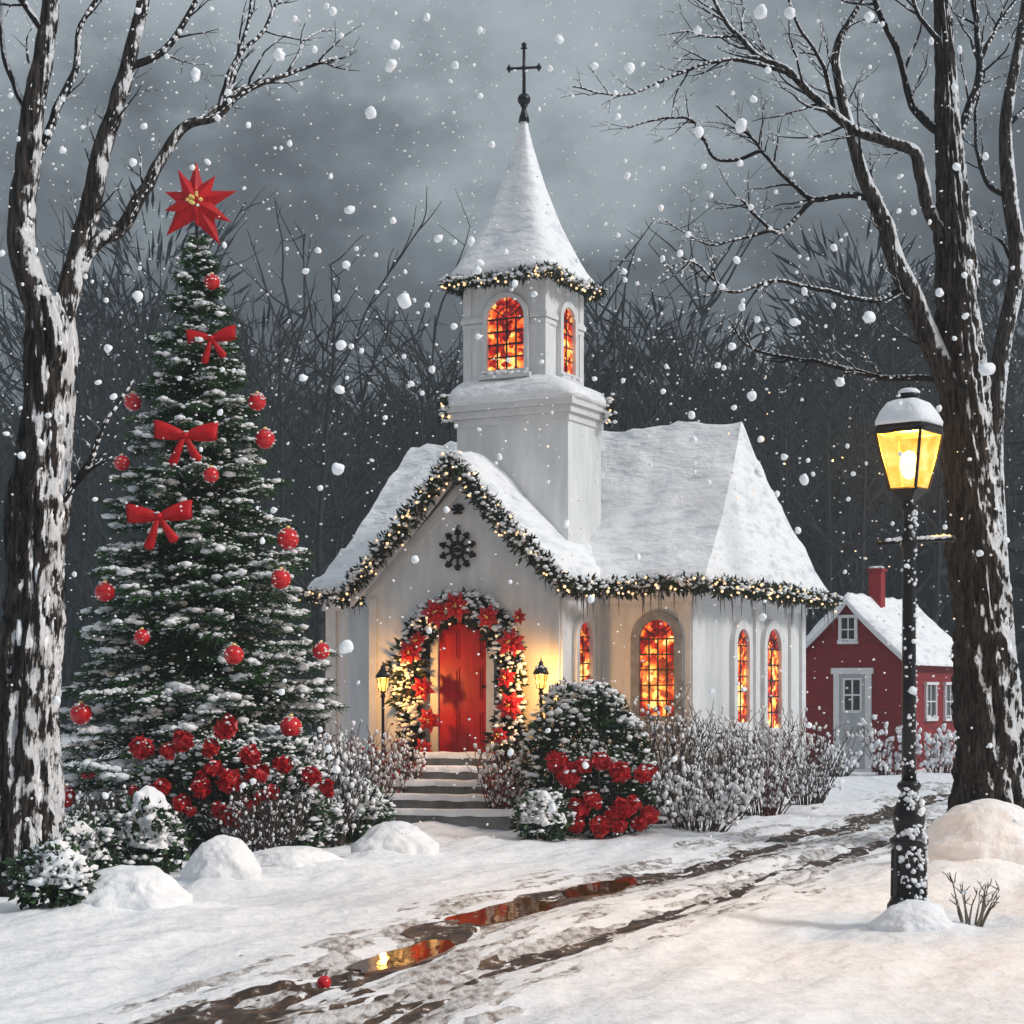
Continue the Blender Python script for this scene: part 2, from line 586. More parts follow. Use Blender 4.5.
# muddy ruts: sheets lying in the hollows of the snow, drowned by it at their ragged edges
mb = MB()
for L, w, dep, sd in ((LA, 1.0, -.066, 3), (LB, .55, -.056, 9)):
    T = np.gradient(L, axis=0); T /= np.linalg.norm(T, axis=1)[:, None]
    Nn = np.c_[T[:, 1], -T[:, 0]]
    s_ = np.concatenate([[0], np.cumsum(np.linalg.norm(np.diff(L, axis=0), axis=1))])
    ss = np.arange(0, s_[-1], .045); tt = np.linspace(-w, w, 56)
    C0 = np.stack([np.interp(ss, s_, L[:, k]) for k in (0, 1)], -1); N0 = np.stack([np.interp(ss, s_, Nn[:, k]) for k in (0, 1)], -1)
    X = C0[:, None, 0] + tt[None] * N0[:, None, 0]; Y = C0[:, None, 1] + tt[None] * N0[:, None, 1]
    S, TT = np.meshgrid(ss, tt, indexing='ij')
    nz_ = dep + .062 - .018 * np.clip((Y - 15) / 8, 0, 1.3) + .085 * fbm(TT * 3.4, S * .9, sd, 4) + .085 * fbm(TT * 11, S * 1.7, sd + 7, 4) + .03 * fbm(TT * 20, S * 6, sd + 3, 2) - .08 * (np.abs(TT) / w) ** 4
    Z = gbase(X, Y) - .048 + np.where(nz_ > 0, nz_ * .22, nz_)
    for cx0, cy0 in PUD: Z = Z - .035 * np.exp(-((((X - cx0) / .42) ** 2 + ((Y - cy0) / 1.1) ** 2)) ** 2)
    n, m_ = X.shape
    I = (np.arange(n - 1)[:, None] * m_ + np.arange(m_ - 1)[None]).ravel()
    mb.add(np.stack([X, Y, Z], -1).reshape(-1, 3), np.stack([I, I + 1, I + m_ + 1, I + m_], -1))
tag(build(mb, 'dirt_track', M['mud']), 'muddy wheel ruts of a lane winding past the church', kind='structure')

mb = MB()
for L, w, sd in ((LA, 1.6, 61), (LB, 1.1, 67)):
    T = np.gradient(L, axis=0); T /= np.linalg.norm(T, axis=1)[:, None]
    Nn = np.c_[T[:, 1], -T[:, 0]]; s_ = np.concatenate([[0], np.cumsum(np.linalg.norm(np.diff(L, axis=0), axis=1))])
    ss = np.arange(0, s_[-1], .05); tt = np.linspace(-w, w, 64)
    C0 = np.stack([np.interp(ss, s_, L[:, k]) for k in (0, 1)], -1); N0 = np.stack([np.interp(ss, s_, Nn[:, k]) for k in (0, 1)], -1)
    X = C0[:, None, 0] + tt[None] * N0[:, None, 0]; Y = C0[:, None, 1] + tt[None] * N0[:, None, 1]
    S, TT = np.meshgrid(ss, tt, indexing='ij')
    nz_ = .004 + .040 * fbm(TT * 7, S * 1.1, sd, 5) + .022 * fbm(TT * 22, S * 4, sd + 4, 3) - .05 * (np.abs(TT) / w) ** 2
    Z = gz(X, Y) + np.where(nz_ > 0, nz_ * .35, nz_)
    n, m_ = X.shape
    I = (np.arange(n - 1)[:, None] * m_ + np.arange(m_ - 1)[None]).ravel()
    mb.add(np.stack([X, Y, Z], -1).reshape(-1, 3), np.stack([I, I + 1, I + m_ + 1, I + m_], -1))
M['slush'] = simple('slush', (.17, .14, .12), (.66, .66, .67), 11, .5, .9, .05, stretch=(1.3, .5, 1), detail=12, lo=.36, hi=.56)
tag(build(mb, 'slush', M['slush']), 'grey trodden slush along the wheel ruts', kind='structure')

# puddles
for px, py, rx, ry, lab in ((505, 905, 34, .85, 'long amber puddle in the middle of the muddy rut, nearest the church steps'),
                            (606, 881, 30, .8, 'reddish puddle furthest up the muddy rut, below the red flower bush'),
                            (398, 949, 30, .75, 'small amber puddle lowest in the muddy rut, towards the bottom edge')):
    Y = GY(py); c = P(px, py, Y); rx_ = rx * Y / F
    th = np.linspace(0, 2 * math.pi, 60, endpoint=False)
    k = 1 + .30 * np.array([vnoise(math.cos(t) * 2.2 + px, math.sin(t) * 2.2, 4) for t in th]) * 2
    xs = c[0] + rx_ * k * np.cos(th) + ry * k * np.sin(th) * .36; ys = c[1] + ry * k * np.sin(th)
    zc = -.050
    mb = MB(); v = [(x, y, zc) for x, y in zip(xs, ys)] + [(c[0] + (x - c[0]) * 1.02, c[1] + (y - c[1]) * 1.02, zc - .12) for x, y in zip(xs, ys)]
    n = 60
    mb.add(v, [tuple(range(n))] + [(i, i + n, (i + 1) % n + n, (i + 1) % n) for i in range(n)])
    tag(build(mb, 'puddle', M['puddle'], smooth=False, loc=(c[0], c[1], zc)), lab, 'puddle', 'puddles in the muddy lane')

# fallen red berry on the lane
p = P(324, 977, GY(977)); mb = MB(); zb = g1(p[0], p[1]) + .035
blobs(mb, [[p[0], p[1], zb]], .045, 1, tpl=ICO3, jit=.02, long=1.02)
t = thing('fallen_berry', 'single red berry lying on the muddy rut near the bottom edge', 'berry', (p[0], p[1], zb - .04))
o = build(mb, 'fruit', M['bauble'], t)
mb = MB(); tube(mb, [[p[0], p[1], zb + .03], [p[0] + .02, p[1], zb + .07]], .005, 5); build(mb, 'stalk', M['twig'], t)

# ------------------------------------------------------------------ church
A = R(28)
ch = Frame((465 - CX) * 26.2 / F, 26.2, A)
T = ch.T
church = thing('church', 'small white wooden church with snowy roofs and a pointed steeple', 'church', T(0, 2, 0))
uPL, uPR = ch.fu(370, 0), ch.fu(560, 0)
vN = ch.fv(600, uPR); uNR = ch.fu(690, vN); uNL = ch.fu(328, vN); vB = 6.3
uPC = (uPL + uPR) / 2; hP = (uPR - uPL) / 2
zE = 3.30; zEp = 3.32; zAp = ch.z(452, uPC, -.3); zRidge = ch.z(432, 2.5, (vN + vB) / 2)

# walls
mb = MB()
zwp = zAp - .28
prof = [(uPL, -.15), (uPR, -.15), (uPR, zEp - .05), (uPC, zwp - .02), (uPL, zEp - .05)]
fv_ = [T(u, 0, z) for u, z in prof]; bv_ = [T(u, vN + 1.5, z) for u, z in prof]
mb.add(fv_ + bv_, [(0, 1, 2, 3, 4), (9, 8, 7, 6, 5)] + [(i, i + 5, (i + 1) % 5 + 5, (i + 1) % 5) for i in range(5)])
build(mb, 'entrance_wing', M['wall'], church, smooth=False)
mb = MB(); boxm(mb, T, uNL, uNR, vN, vB, -.15, zE); build(mb, 'nave', M['wall'], church, smooth=False)

# corner boards, pilasters, plinth, frieze
mb = MB()
def cb(u0, u1, v0, v1, z0, z1): boxm(mb, T, u0, u1, v0, v1, z0, z1)
for u in (uPL, uPR - .13):
    cb(u - .0, u + .13, -.03, .05, -.1, zEp - .12)
cb(uPR - .1, uPR + .03, .02, .16, -.1, zEp - .15); cb(uPR - .1, uPR + .028, vN - .16, vN - .01, -.1, zE - .1)
for v in (vN - .02, ch.fv(755, uNR) - .09, ch.fv(790, uNR) - .09, vB - .17):
    cb(uNR - .06, uNR + .05, v, v + .19, -.1, zE - .2)
cb(uNR - .17, uNR + .02, vN - .04, vN + .06, -.1, zE - .2); cb(uNL - .02, uNL + .17, vN - .04, vN + .06, -.1, zE - .2)
cb(uNR - .05, uNR + .075, vN - .05, vB + .05, zE - .2, zE - .02); cb(uPR + .04, uNR + .07, vN - .075, vN - .04, zE - .2, zE - .022); cb(uNL - .07, uPL - .04, vN - .075, vN - .04, zE - .2, zE - .022)
cb(uPL - .05, uPR + .05, -.06, -.035, -.12, .28); cb(uNR + .05, uNR + .08, vN - .06, vB + .04, -.12, .28); cb(uPR + .06, uNR, vN - .06, vN - .03, -.12, .28)
build(mb, 'corner_boards', M['trim'], church, smooth=False)

# inner gable moulding (two sloping boards) just under the roof edge
for sg in (-1, 1):
    mb = MB()
    a = np.array([uPC + sg * (hP + .02), zEp - .12]); b = np.array([uPC, zwp - .30])
    d = (b - a) / np.linalg.norm(b - a); nrm = np.array([-d[1], d[0]]) * (1 if sg > 0 else -1)
    q = [a, b, b + np.array([0, .16]), a - nrm * 0 + np.array([0, .16])]
    fr = [T(u, -.07 - .002 * sg, z) for u, z in q]; bk = [T(u, .002, z) for u, z in q]
    f = [(0, 1, 2, 3), (7, 6, 5, 4)] + [(i, i + 4, (i + 1) % 4 + 4, (i + 1) % 4) for i in range(4)]
    mb.add(fr + bk, f)
    build(mb, 'gable_moulding', M['trim'], church, smooth=False)


def gable_roof(mb, fr, uc, half, zr, ze, v0, v1, thick, curve, amp, nv=40, nt=18, seed=1, lip=.13):
    t = np.linspace(-1, 1, 2 * nt + 1); v = np.linspace(v0, v1, nv)
    TT, VV = np.meshgrid(t, v, indexing='ij')
    at = np.abs(TT)
    U = uc + half * TT
    Zb = zr - (zr - ze) * (1 - (1 - at) ** curve) if curve != 1 else zr - (zr - ze) * at
    Zb = zr - (zr - ze) * at ** (1 / curve)
    soft = np.minimum(1, at / .10); Zb = Zb - .05 * (1 - soft) ** 2
    slope_len = math.hypot(half, zr - ze)
    e1 = np.clip(1 - (1 - at) * slope_len / lip, 0, 1); e2 = np.clip(1 - (VV - v0) / lip, 0, 1); e3 = np.clip(1 - (v1 - VV) / lip, 0, 1)
    e = np.maximum(np.maximum(e1, e2), e3)
    top = Zb + thick * np.sqrt(np.clip(1 - e ** 2, 0, 1)) + amp * fbm(U * 2.2 + seed, VV * 2.2, seed, 4) * (1 - e)
    bot = Zb - .05
    n, m = TT.shape
    def W(Z): return np.stack([fr.X0 + U * fr.c + VV * fr.s, fr.Y0 - U * fr.s + VV * fr.c, Z], -1).reshape(-1, 3)
    I = (np.arange(n - 1)[:, None] * m + np.arange(m - 1)[None]).ravel()
    mb.add(W(top), np.stack([I, I + m, I + m + 1, I + 1], -1))
    mb.add(W(bot), np.stack([I, I + 1, I + m + 1, I + m], -1))
    # rim
    idx = np.arange(n * m).reshape(n, m)
    ring = np.concatenate([idx[:, 0], idx[-1, 1:], idx[::-1, -1][1:], idx[0, ::-1][1:-1]])
    vv = np.vstack([W(top)[ring], W(bot)[ring]]); k = len(ring); i = np.arange(k)
    mb.add(vv, np.stack([i, i + k, (i + 1) % k + k, (i + 1) % k], -1))
    return lambda tt, vv_: T_profile(fr, uc, half, zr, ze, curve, tt, vv_)


def T_profile(fr, uc, half, zr, ze, curve, t, v):
    return fr.T(uc + half * t, v, zr - (zr - ze) * abs(t) ** (1 / curve))


def hip_roof(mb, fr, e, r, ze, zr, curve, thick, amp, seed=2, n=40, m=26, over=.0):
    """e = (u0,u1,v0,v1) eave rectangle, r = (u0,u1,v) ridge"""
    E = [(e[0], e[2]), (e[1], e[2]), (e[1], e[3]), (e[0], e[3])]
    Rr = [((r[0], r[2]), (r[1], r[2])), ((r[1], r[2]), (r[1], r[2])), ((r[1], r[2]), (r[0], r[2])), ((r[0], r[2]), (r[0], r[2]))]
    for k in range(4):
        e0, e1 = np.array(E[k]), np.array(E[(k + 1) % 4]); r0, r1 = np.array(Rr[k][0]), np.array(Rr[k][1])
        s = np.linspace(0, 1, n); t = np.concatenate([np.linspace(0, .06, 5), np.linspace(.06, 1, m)[1:]])
        S, TT = np.meshgrid(s, t, indexing='ij')
        g = TT[..., None]
        pl = (e0 * (1 - S[..., None]) + e1 * S[..., None]) * (1 - g) + (r0 * (1 - S[..., None]) + r1 * S[..., None]) * g
        U, V = pl[..., 0], pl[..., 1]
        Z = ze + (zr - ze) * TT ** curve
        ed = np.clip(1 - TT / .05, 0, 1)
        nz = amp * fbm(U * 1.9 + seed, V * 1.9, seed, 4) + amp * .5 * fbm(U * 5 + seed, V * 5, seed + 5, 3)
        hipd = np.minimum(S, 1 - S) ; Z = Z - .06 * np.exp(-(hipd / .03) ** 2) * (1 - TT) * 0
        top = Z + thick * np.sqrt(np.clip(1 - ed ** 2, 0, 1)) + nz * (1 - ed)
        def W(Z): return np.stack([fr.X0 + U * fr.c + V * fr.s, fr.Y0 - U * fr.s + V * fr.c, Z], -1).reshape(-1, 3)
        n_, m_ = U.shape
        I = (np.arange(n_ - 1)[:, None] * m_ + np.arange(m_ - 1)[None]).ravel()
        mb.add(W(top), np.stack([I, I + m_, I + m_ + 1, I + 1], -1))
        lip = np.vstack([W(top).reshape(n_, m_, 3)[:, 0], W(top).reshape(n_, m_, 3)[:, 0] - [0, 0, .10]])
        i = np.arange(n_ - 1); mb.add(lip, np.stack([i, i + n_, i + n_ + 1, i + 1], -1))
    mb.add([fr.T(u, v, ze - .10) for u, v in E], [(3, 2, 1, 0)])


ROOF = (uNL - .16, uNR + .40, vN - .42, vB + .4)
RID = (uNL + .06, ch.fu(742, (vN + vB) / 2), (vN + vB) / 2)
mb = MB(); hip_roof(mb, ch, ROOF, RID, zE + .02, zRidge, 1.18, .15, .15)
build(mb, 'nave_roof', M['roof_snow'], church)
halfR = hP + .20
mb = MB(); gable_roof(mb, ch, uPC, halfR, zAp - .1, zEp - .02, -.26, vN + 2.3, .20, 1.10, .08)
build(mb, 'entrance_roof', M['roof_snow'], church)
# barge boards
for sg in (-1, 1):
    mb = MB(); tt = np.linspace(0.0, 1, 16)
    up = np.array([T_profile(ch, uPC, halfR, zAp - .17, zEp - .09, 1.10, sg * t, -.24 - .003 * sg) for t in tt])
    lo = up - [0, 0, .16]; back = np.array([0.0]) ; off = T(0, .06, 0) - T(0, 0, 0)
    v = np.vstack([up, lo, up + off, lo + off]); n = 16; f = []
    for i in range(n - 1):
        f += [(i, i + 1, n + i + 1, n + i), (2 * n + i, 3 * n + i, 3 * n + i + 1, 2 * n + i + 1), (i, 2 * n + i, 2 * n + i + 1, i + 1), (n + i, n + i + 1, 3 * n + i + 1, 3 * n + i)]
    f += [(0, n, 3 * n, 2 * n), (n - 1, 3 * n - 1, 4 * n - 1, 2 * n - 1)]
    mb.add(v, f); build(mb, 'barge_board', M['trim'], church, smooth=False)

# tower
v0 = 1.0
tuL, tuR = ch.fu(457, v0), ch.fu(568, v0); tv1 = ch.fv(601, tuR)
tuc, tvc = (tuL + tuR) / 2, (v0 + tv1) / 2
zc0 = ch.z(424, tuc, v0); zc1 = ch.z(402, tuc, v0)
mb = MB(); boxm(mb, T, tuL, tuR, v0, tv1, 4.0, zc0 + .02); build(mb, 'tower_base', M['wall'], church, smooth=False)
mb = MB()
hh = (zc1 - zc0) / 3
for k in range(3):
    o = .03 + .055 * k
    boxm(mb, T, tuL - o, tuR + o, v0 - o, tv1 + o, zc0 + hh * k + (.004 if k else 0), zc0 + hh * (k + 1))
build(mb, 'tower_cornice', M['trim'], church, smooth=False)
vb0 = v0 + .22
buL, buR = ch.fu(465, vb0), ch.fu(545, vb0); bv1 = ch.fv(582, buR)
zb0 = zc1 - .02; zb1 = ch.z(278, tuc, vb0)
buc, bvc = (buL + buR) / 2, (vb0 + bv1) / 2


def ring_pts(uc, vc, hu, hv, z, sq, n=64, seed=0, amp=0):
    th = np.linspace(0, 2 * math.pi, n, endpoint=False) + math.pi / n
    c, s = np.cos(th), np.sin(th)
    r = (np.abs(c) ** sq + np.abs(s) ** sq) ** (-1 / sq)
    k = 1 + amp * fbm(c * 2 + z * 1.7 + seed, s * 2 + z * 1.3, seed, 3)
    zz = z + amp * .6 * fbm(c * 2.5 + 9, s * 2.5 + z, seed + 3, 3)
    return np.array([T(uc + hu * r[i] * c[i] * k[i], vc + hv * r[i] * s[i] * k[i], zz[i]) for i in range(n)])


def loft(mb, rings, cap=True):
    n = len(rings[0]); V = np.vstack(rings); m = len(rings)
    i = np.arange(m - 1)[:, None] * n; j = np.arange(n)[None]; j2 = (j + 1) % n
    mb.add(V, np.stack([i + j, i + j2, i + n + j2, i + n + j], -1).reshape(-1, 4))
    b = mb.n - n * m
    if cap:
        mb.F.append((np.array([list(range(n))[::-1]], dtype=np.int64) + b, 0)); mb.F.append((np.array([list(range(n))], dtype=np.int64) + b + n * (m - 1), 0))


# snow lying on the cornice, banked against the belfry
mb = MB(); hu0, hv0 = (tuR - tuL) / 2 + .17, (tv1 - v0) / 2 + .17; hu1, hv1 = (buR - buL) / 2 + .0, (bv1 - vb0) / 2
rings = []
for t, k in ((0, .98), (.02, 1.02), (.25, 1.0), (.4, .92), (.6, .72), (.8, .45), (1, .1)):
    rings.append(ring_pts(tuc * k + buc * (1 - k), tvc * k + bvc * (1 - k), hu1 + (hu0 - hu1) * k, hv1 + (hv0 - hv1) * k, zc1 - .01 + t * .42, 9, amp=.05, seed=4))
loft(mb, rings); build(mb, 'cornice_snow', M['roof_snow'], church)
mb = MB(); boxm(mb, T, buL, buR, vb0, bv1, zb0, zb1 + .1); build(mb, 'belfry', M['wall'], church, smooth=False)
mb = MB(); zm = ch.z(323, buc, vb0)
for a, b, o in ((-.05, .02, .025), (.03, .10, .05), (.105, .13, .035)):
    fa, fb = ch.fu(489, vb0) - .085, ch.fu(526, vb0) + .085; sa, sb = ch.fv(559, buR) - .105, ch.fv(571, buR) + .105
    boxm(mb, T, buL - o, fa, vb0 - o, vb0 + .05, zm + a, zm + b); boxm(mb, T, fb, buR + o, vb0 - o, vb0 + .05, zm + a, zm + b)
    if sa > vb0 + .06: boxm(mb, T, buR - .05, buR + o, vb0 + .051, sa, zm + a, zm + b)
    if sb < bv1: boxm(mb, T, buR - .05, buR + o, sb, bv1 + o, zm + a, zm + b)
    boxm(mb, T, buL - o, buL + .05, vb0 + .051, bv1 + o, zm + a, zm + b)
for (ua, ub, va, vb) in ((buL - .02, buL + .12, vb0 - .02, vb0 + .1), (buR - .12, buR + .02, vb0 - .021, vb0 + .12), (buR - .1, buR + .021, bv1 - .12, bv1 + .02), (buL - .021, buL + .1, bv1 - .12, bv1 + .02)):
    boxm(mb, T, ua, ub, va, vb, zb0, zm - .052); boxm(mb, T, ua, ub, va, vb, zm + .132, zb1 + .05)
o = .1; boxm(mb, T, buL - o, buR + o, vb0 - o, bv1 + o, zb1 - .02, zb1 + .06)
build(mb, 'belfry_moulding', M['trim'], church, smooth=False)
# spire
ztip = ch.z(117, buc, bvc); hs = .925
mb = MB(); rings = []
zs0 = zb1 + .02
profw = [(0, .95), (.012, 1.0), (.04, .985), (.09, .90), (.16, .80), (.26, .665), (.36, .545), (.48, .42), (.6, .31), (.72, .215), (.84, .125), (.93, .07), (1.0, .045)]
for t, w in profw:
    rings.append(ring_pts(buc, bvc, hs * w, hs * w, zs0 + (ztip - zs0) * t, 7 - 3.5 * t, n=72, amp=.055 if 0 < t < .95 else 0, seed=7))
loft(mb, rings); build(mb, 'spire', M['roof_snow'], church)
# finial: base, ball and cross
tip = T(buc, bvc, ztip)
mb = MB(); s1 = ch.Y(buc, bvc) / F
lathe(mb, tip + [0, 0, -.08], [(.085, 0), (.075, .08), (.045, .16), (.035, .22), (.06, .25), (.03, .28)], 14)
build(mb, 'finial_base', M['metal'], church)
mb = MB(); blobs(mb, [tip + [0, 0, .27]], .10, 1, tpl=ICO3, jit=0, long=1.001); build(mb, 'finial_ball', M['metal'], church)
mb = MB(); zt = ch.z(45, buc, bvc); zx = ch.z(68, buc, bvc); hw = 15 * s1
tube(mb, [tip + [0, 0, .34], [tip[0], tip[1], zt]], [.028, .022], 8)
dx = T(1, 0, 0) - T(0, 0, 0)
dx = np.array([1, -.15, 0]) / 1.011
tube(mb, [[tip[0] - dx[0] * hw, tip[1] - dx[1] * hw, zx], [tip[0] + dx[0] * hw, tip[1] + dx[1] * hw, zx]], .022, 8)
ends = [np.array([tip[0], tip[1], zt]), np.array([tip[0], tip[1], zx]) - dx * hw, np.array([tip[0], tip[1], zx]) + dx * hw]
for e_ in ends:
    blobs(mb, [e_], .042, 1, tpl=ICO2, jit=.02, long=1.01)
for e_ in (ends[1], ends[2]):
    tube(mb, [e_ - [0, 0, .06], e_ + [0, 0, .06]], .014, 6)
tube(mb, [ends[0] - dx * .05 - [0, 0, .05], ends[0] + dx * .05 - [0, 0, .05]], .014, 6)
blobs(mb, [[tip[0], tip[1], zx]], .045, 1, tpl=ICO2, jit=.02, long=1.01)
build(mb, 'cross', M['metal'], church)


def arch(w, h, n=16, off=0):
    """outline of a round-headed opening, counter-clockwise from bottom left; off grows it"""
    r = w / 2 + off; hs_ = h - w / 2
    p = [(-r, -off), (r, -off)]
    for k in range(n + 1):
        a = math.pi * k / n
        p.append((r * math.cos(a), hs_ + r * math.sin(a)))
    return np.array(p)


def window(parent, Tw, w, h, fw=.09, fmat='frame_grey', fd=.08, nx=2, nz=4, fan=True, glass='stained', snow=True):
    o, i = arch(w, h, off=fw), arch(w, h)
    n = len(o); mb = MB()
    rings = [[Tw(x, d, z) for x, z in q] for q, d in ((o, .001), (o, fd), (i, fd), (i, .012))]
    V = np.array(sum(rings, [])); f = []
    for k in range(3):
        for a in range(n):
            b = (a + 1) % n
            f.append((k * n + a, k * n + b, (k + 1) * n + b, (k + 1) * n + a))
    mb.add(V, f)
    boxm(mb, Tw, -w / 2 - fw - .05, w / 2 + fw + .05, .002, fd + .05, -fw - .07, -fw - .003)
    fr = build(mb, 'window', M[fmat], parent, smooth=False)
    mb = MB(); mb.add([Tw(x, .014, z) for x, z in i], [tuple(range(n))]); build(mb, 'pane', M[glass], fr, smooth=False)
    mb = MB(); b = max(.008, w * .02); hs_ = h - w / 2
    top = lambda x: hs_ + math.sqrt(max(0, (w / 2) ** 2 - x * x))
    for k in range(1, nx):
        x = -w / 2 + w * k / nx
        boxm(mb, Tw, x - b, x + b, .016, .030, 0, top(x) if not fan else hs_ + .02)
    for k in range(1, nz):
        z = hs_ * k / (nz - 1); 
        boxm(mb, Tw, -w / 2, w / 2, .017, .032, z - b, z + b)
    if fan:
        for a in (35, 90, 145):
            ca, sa = math.cos(R(a)), math.sin(R(a)); r0, r1 = w * .12, w * .5
            q = [(r0 * ca - b * .7 * sa, hs_ + r0 * sa + b * .7 * ca), (r1 * ca - b * .7 * sa, hs_ + r1 * sa + b * .7 * ca), (r1 * ca + b * .7 * sa, hs_ + r1 * sa - b * .7 * ca), (r0 * ca + b * .7 * sa, hs_ + r0 * sa - b * .7 * ca)]
            v = [Tw(x, .028, z) for x, z in q] + [Tw(x, .016, z) for x, z in q]
            mb.add(v, BOXF)
        tube(mb, [Tw(w * .27 * math.cos(t), .023, hs_ + w * .27 * math.sin(t)) for t in np.linspace(0, math.pi, 12)], b * .7, 5)
    build(mb, 'glazing_bars', M['lead'], fr, smooth=False)
    if snow:
        mb = MB(); n_ = int(10 + w * 20)
        blobs(mb, [Tw(random.uniform(-w / 2 - fw, w / 2 + fw), fd + random.uniform(0, .05), -fw + random.uniform(-.01, .05)) for _ in range(n_)], rng.uniform(.03, .06, n_), .6)
        build(mb, 'sill_snow', M['snow'], fr)
    return fr


def front_T(uc, v, z0): return lambda x, d, z: T(uc + x, v - d, z0 + z)
def side_T(u, vc, z0): return lambda x, d, z: T(u + d, vc + x, z0 + z)


def win_front(px0, px1, py0, py1, v, **k):
    a, b = ch.fu(px0, v), ch.fu(px1, v); uc = (a + b) / 2
    zb, zt_ = ch.z(py1, uc, v), ch.z(py0, uc, v)
    return window(church, front_T(uc, v, zb), b - a, zt_ - zb, **k)


def win_side(px0, px1, py0, py1, u, **k):
    a, b = ch.fv(px0, u), ch.fv(px1, u); vc = (a + b) / 2
    zb, zt_ = ch.z(py1, u, vc), ch.z(py0, u, vc)
    return window(church, side_T(u, vc, zb), b - a, zt_ - zb, **k)


win_front(489, 526, 298, 370, vb0, fw=.07, fmat='trim', nx=4, nz=5)
win_side(559, 571, 308, 374, buR, fw=.09, fmat='trim', nz=5)
win_front(641, 676, 620, 716, vN, fw=.13, fmat='frame_grey', nx=4, nz=6)
win_side(575, 588, 622, 690, uPR, fw=.10, fmat='trim', nz=5)
win_side(733, 745, 629, 722, uNR, fw=.14, fmat='trim', nz=6)
win_side(763, 777, 629, 728, uNR, fw=.14, fmat='trim', nz=6)

# door
du0, du1 = ch.fu(440, -.02), ch.fu(488, -.02); dz0 = ch.z(754, 0, 0); dz1 = ch.z(622, 0, 0)
dW = front_T((du0 + du1) / 2, 0, dz0); w2 = (du1 - du0) / 2; hD = dz1 - dz0
mb = MB(); boxm(mb, dW, -w2, w2, .002, .05, 0, hD)
door = build(mb, 'door', M['door'], church, smooth=False)
mb = MB()
for sx in (-1, 1):
    for z0, z1 in ((.12, .62), (.78, 1.25), (1.37, hD - .12)):
        x0, x1 = sorted((sx * .06, sx * (w2 - .07)))
        boxm(mb, dW, x0, x1, .0505, .062, z0, z1); boxm(mb, dW, x0 + .035, x1 - .035, .0625, .075, z0 + .035, z1 - .035)
build(mb, 'door_panels', M['door'], door, smooth=False)
mb = MB(); blobs(mb, [dW(w2 - .04, .09, .98)], .026, 1, tpl=ICO2, jit=0, long=1.01); tube(mb, [dW(w2 - .04, .05, .98), dW(w2 - .04, .09, .98)], .012, 6); build(mb, 'handle', M['metal'], door)
mb = MB()
boxm(mb, dW, -w2 - .13, -w2 - .003, .002, .08, -.02, hD + .003); boxm(mb, dW, w2 + .003, w2 + .13, .002, .08, -.02, hD + .003); boxm(mb, dW, -w2 - .13, w2 + .13, .002, .085, hD + .005, hD + .14)
build(mb, 'door_frame', M['trim'], church, smooth=False)

# steps (turned a little towards the lane)
st = Frame((463 - CX) * 26.1 / F - .02, 26.1, R(8)); S = st.T
steps = thing('front_steps', 'five grey stone steps with snowy treads leading to the red door', 'steps', S(0, -1.4, 0))
n = 5; rise = (dz0 - .0) / n
for k in range(n):
    zt_ = dz0 - rise * k - .01; hw_ = .58 + .17 * k ** 1.1
    vf = -.42 - .36 * k; sh = -.085 * k
    mb = MB(); boxm(mb, S, -hw_ + sh, hw_ + sh, vf, (-.42 - .36 * (k - 1) + .03) if k else .25, -.1 if k == n - 1 else zt_ - rise - .03, zt_)
    sp = build(mb, 'step', M['stone'], steps, smooth=False)
    mb = MB(); xs = np.linspace(-hw_ - .02 + sh, hw_ + .02 + sh, 50); rows = []
    for dv, dz, am in ((-.045, -.035, .03), (-.04, .03, .02), (.02, .055, .02), (.16, .05, .02), (.33, .03, .02), (.36, -.01, 0)):
        rows.append([S(x, vf + dv + (.03 * vnoise(x * 6, k * 7.0, 3) if dv < .1 else 0), zt_ + dz + am * float(vnoise(x * 5, dv * 9 + k, 5))) for x in xs])
    V = np.array(rows).reshape(-1, 3); m_ = len(xs)
    I = (np.arange(len(rows) - 1)[:, None] * m_ + np.arange(m_ - 1)[None]).ravel()
    mb.add(V, np.stack([I, I + 1, I + m_ + 1, I + m_], -1)); build(mb, 'tread_snow', M['snow'], sp)

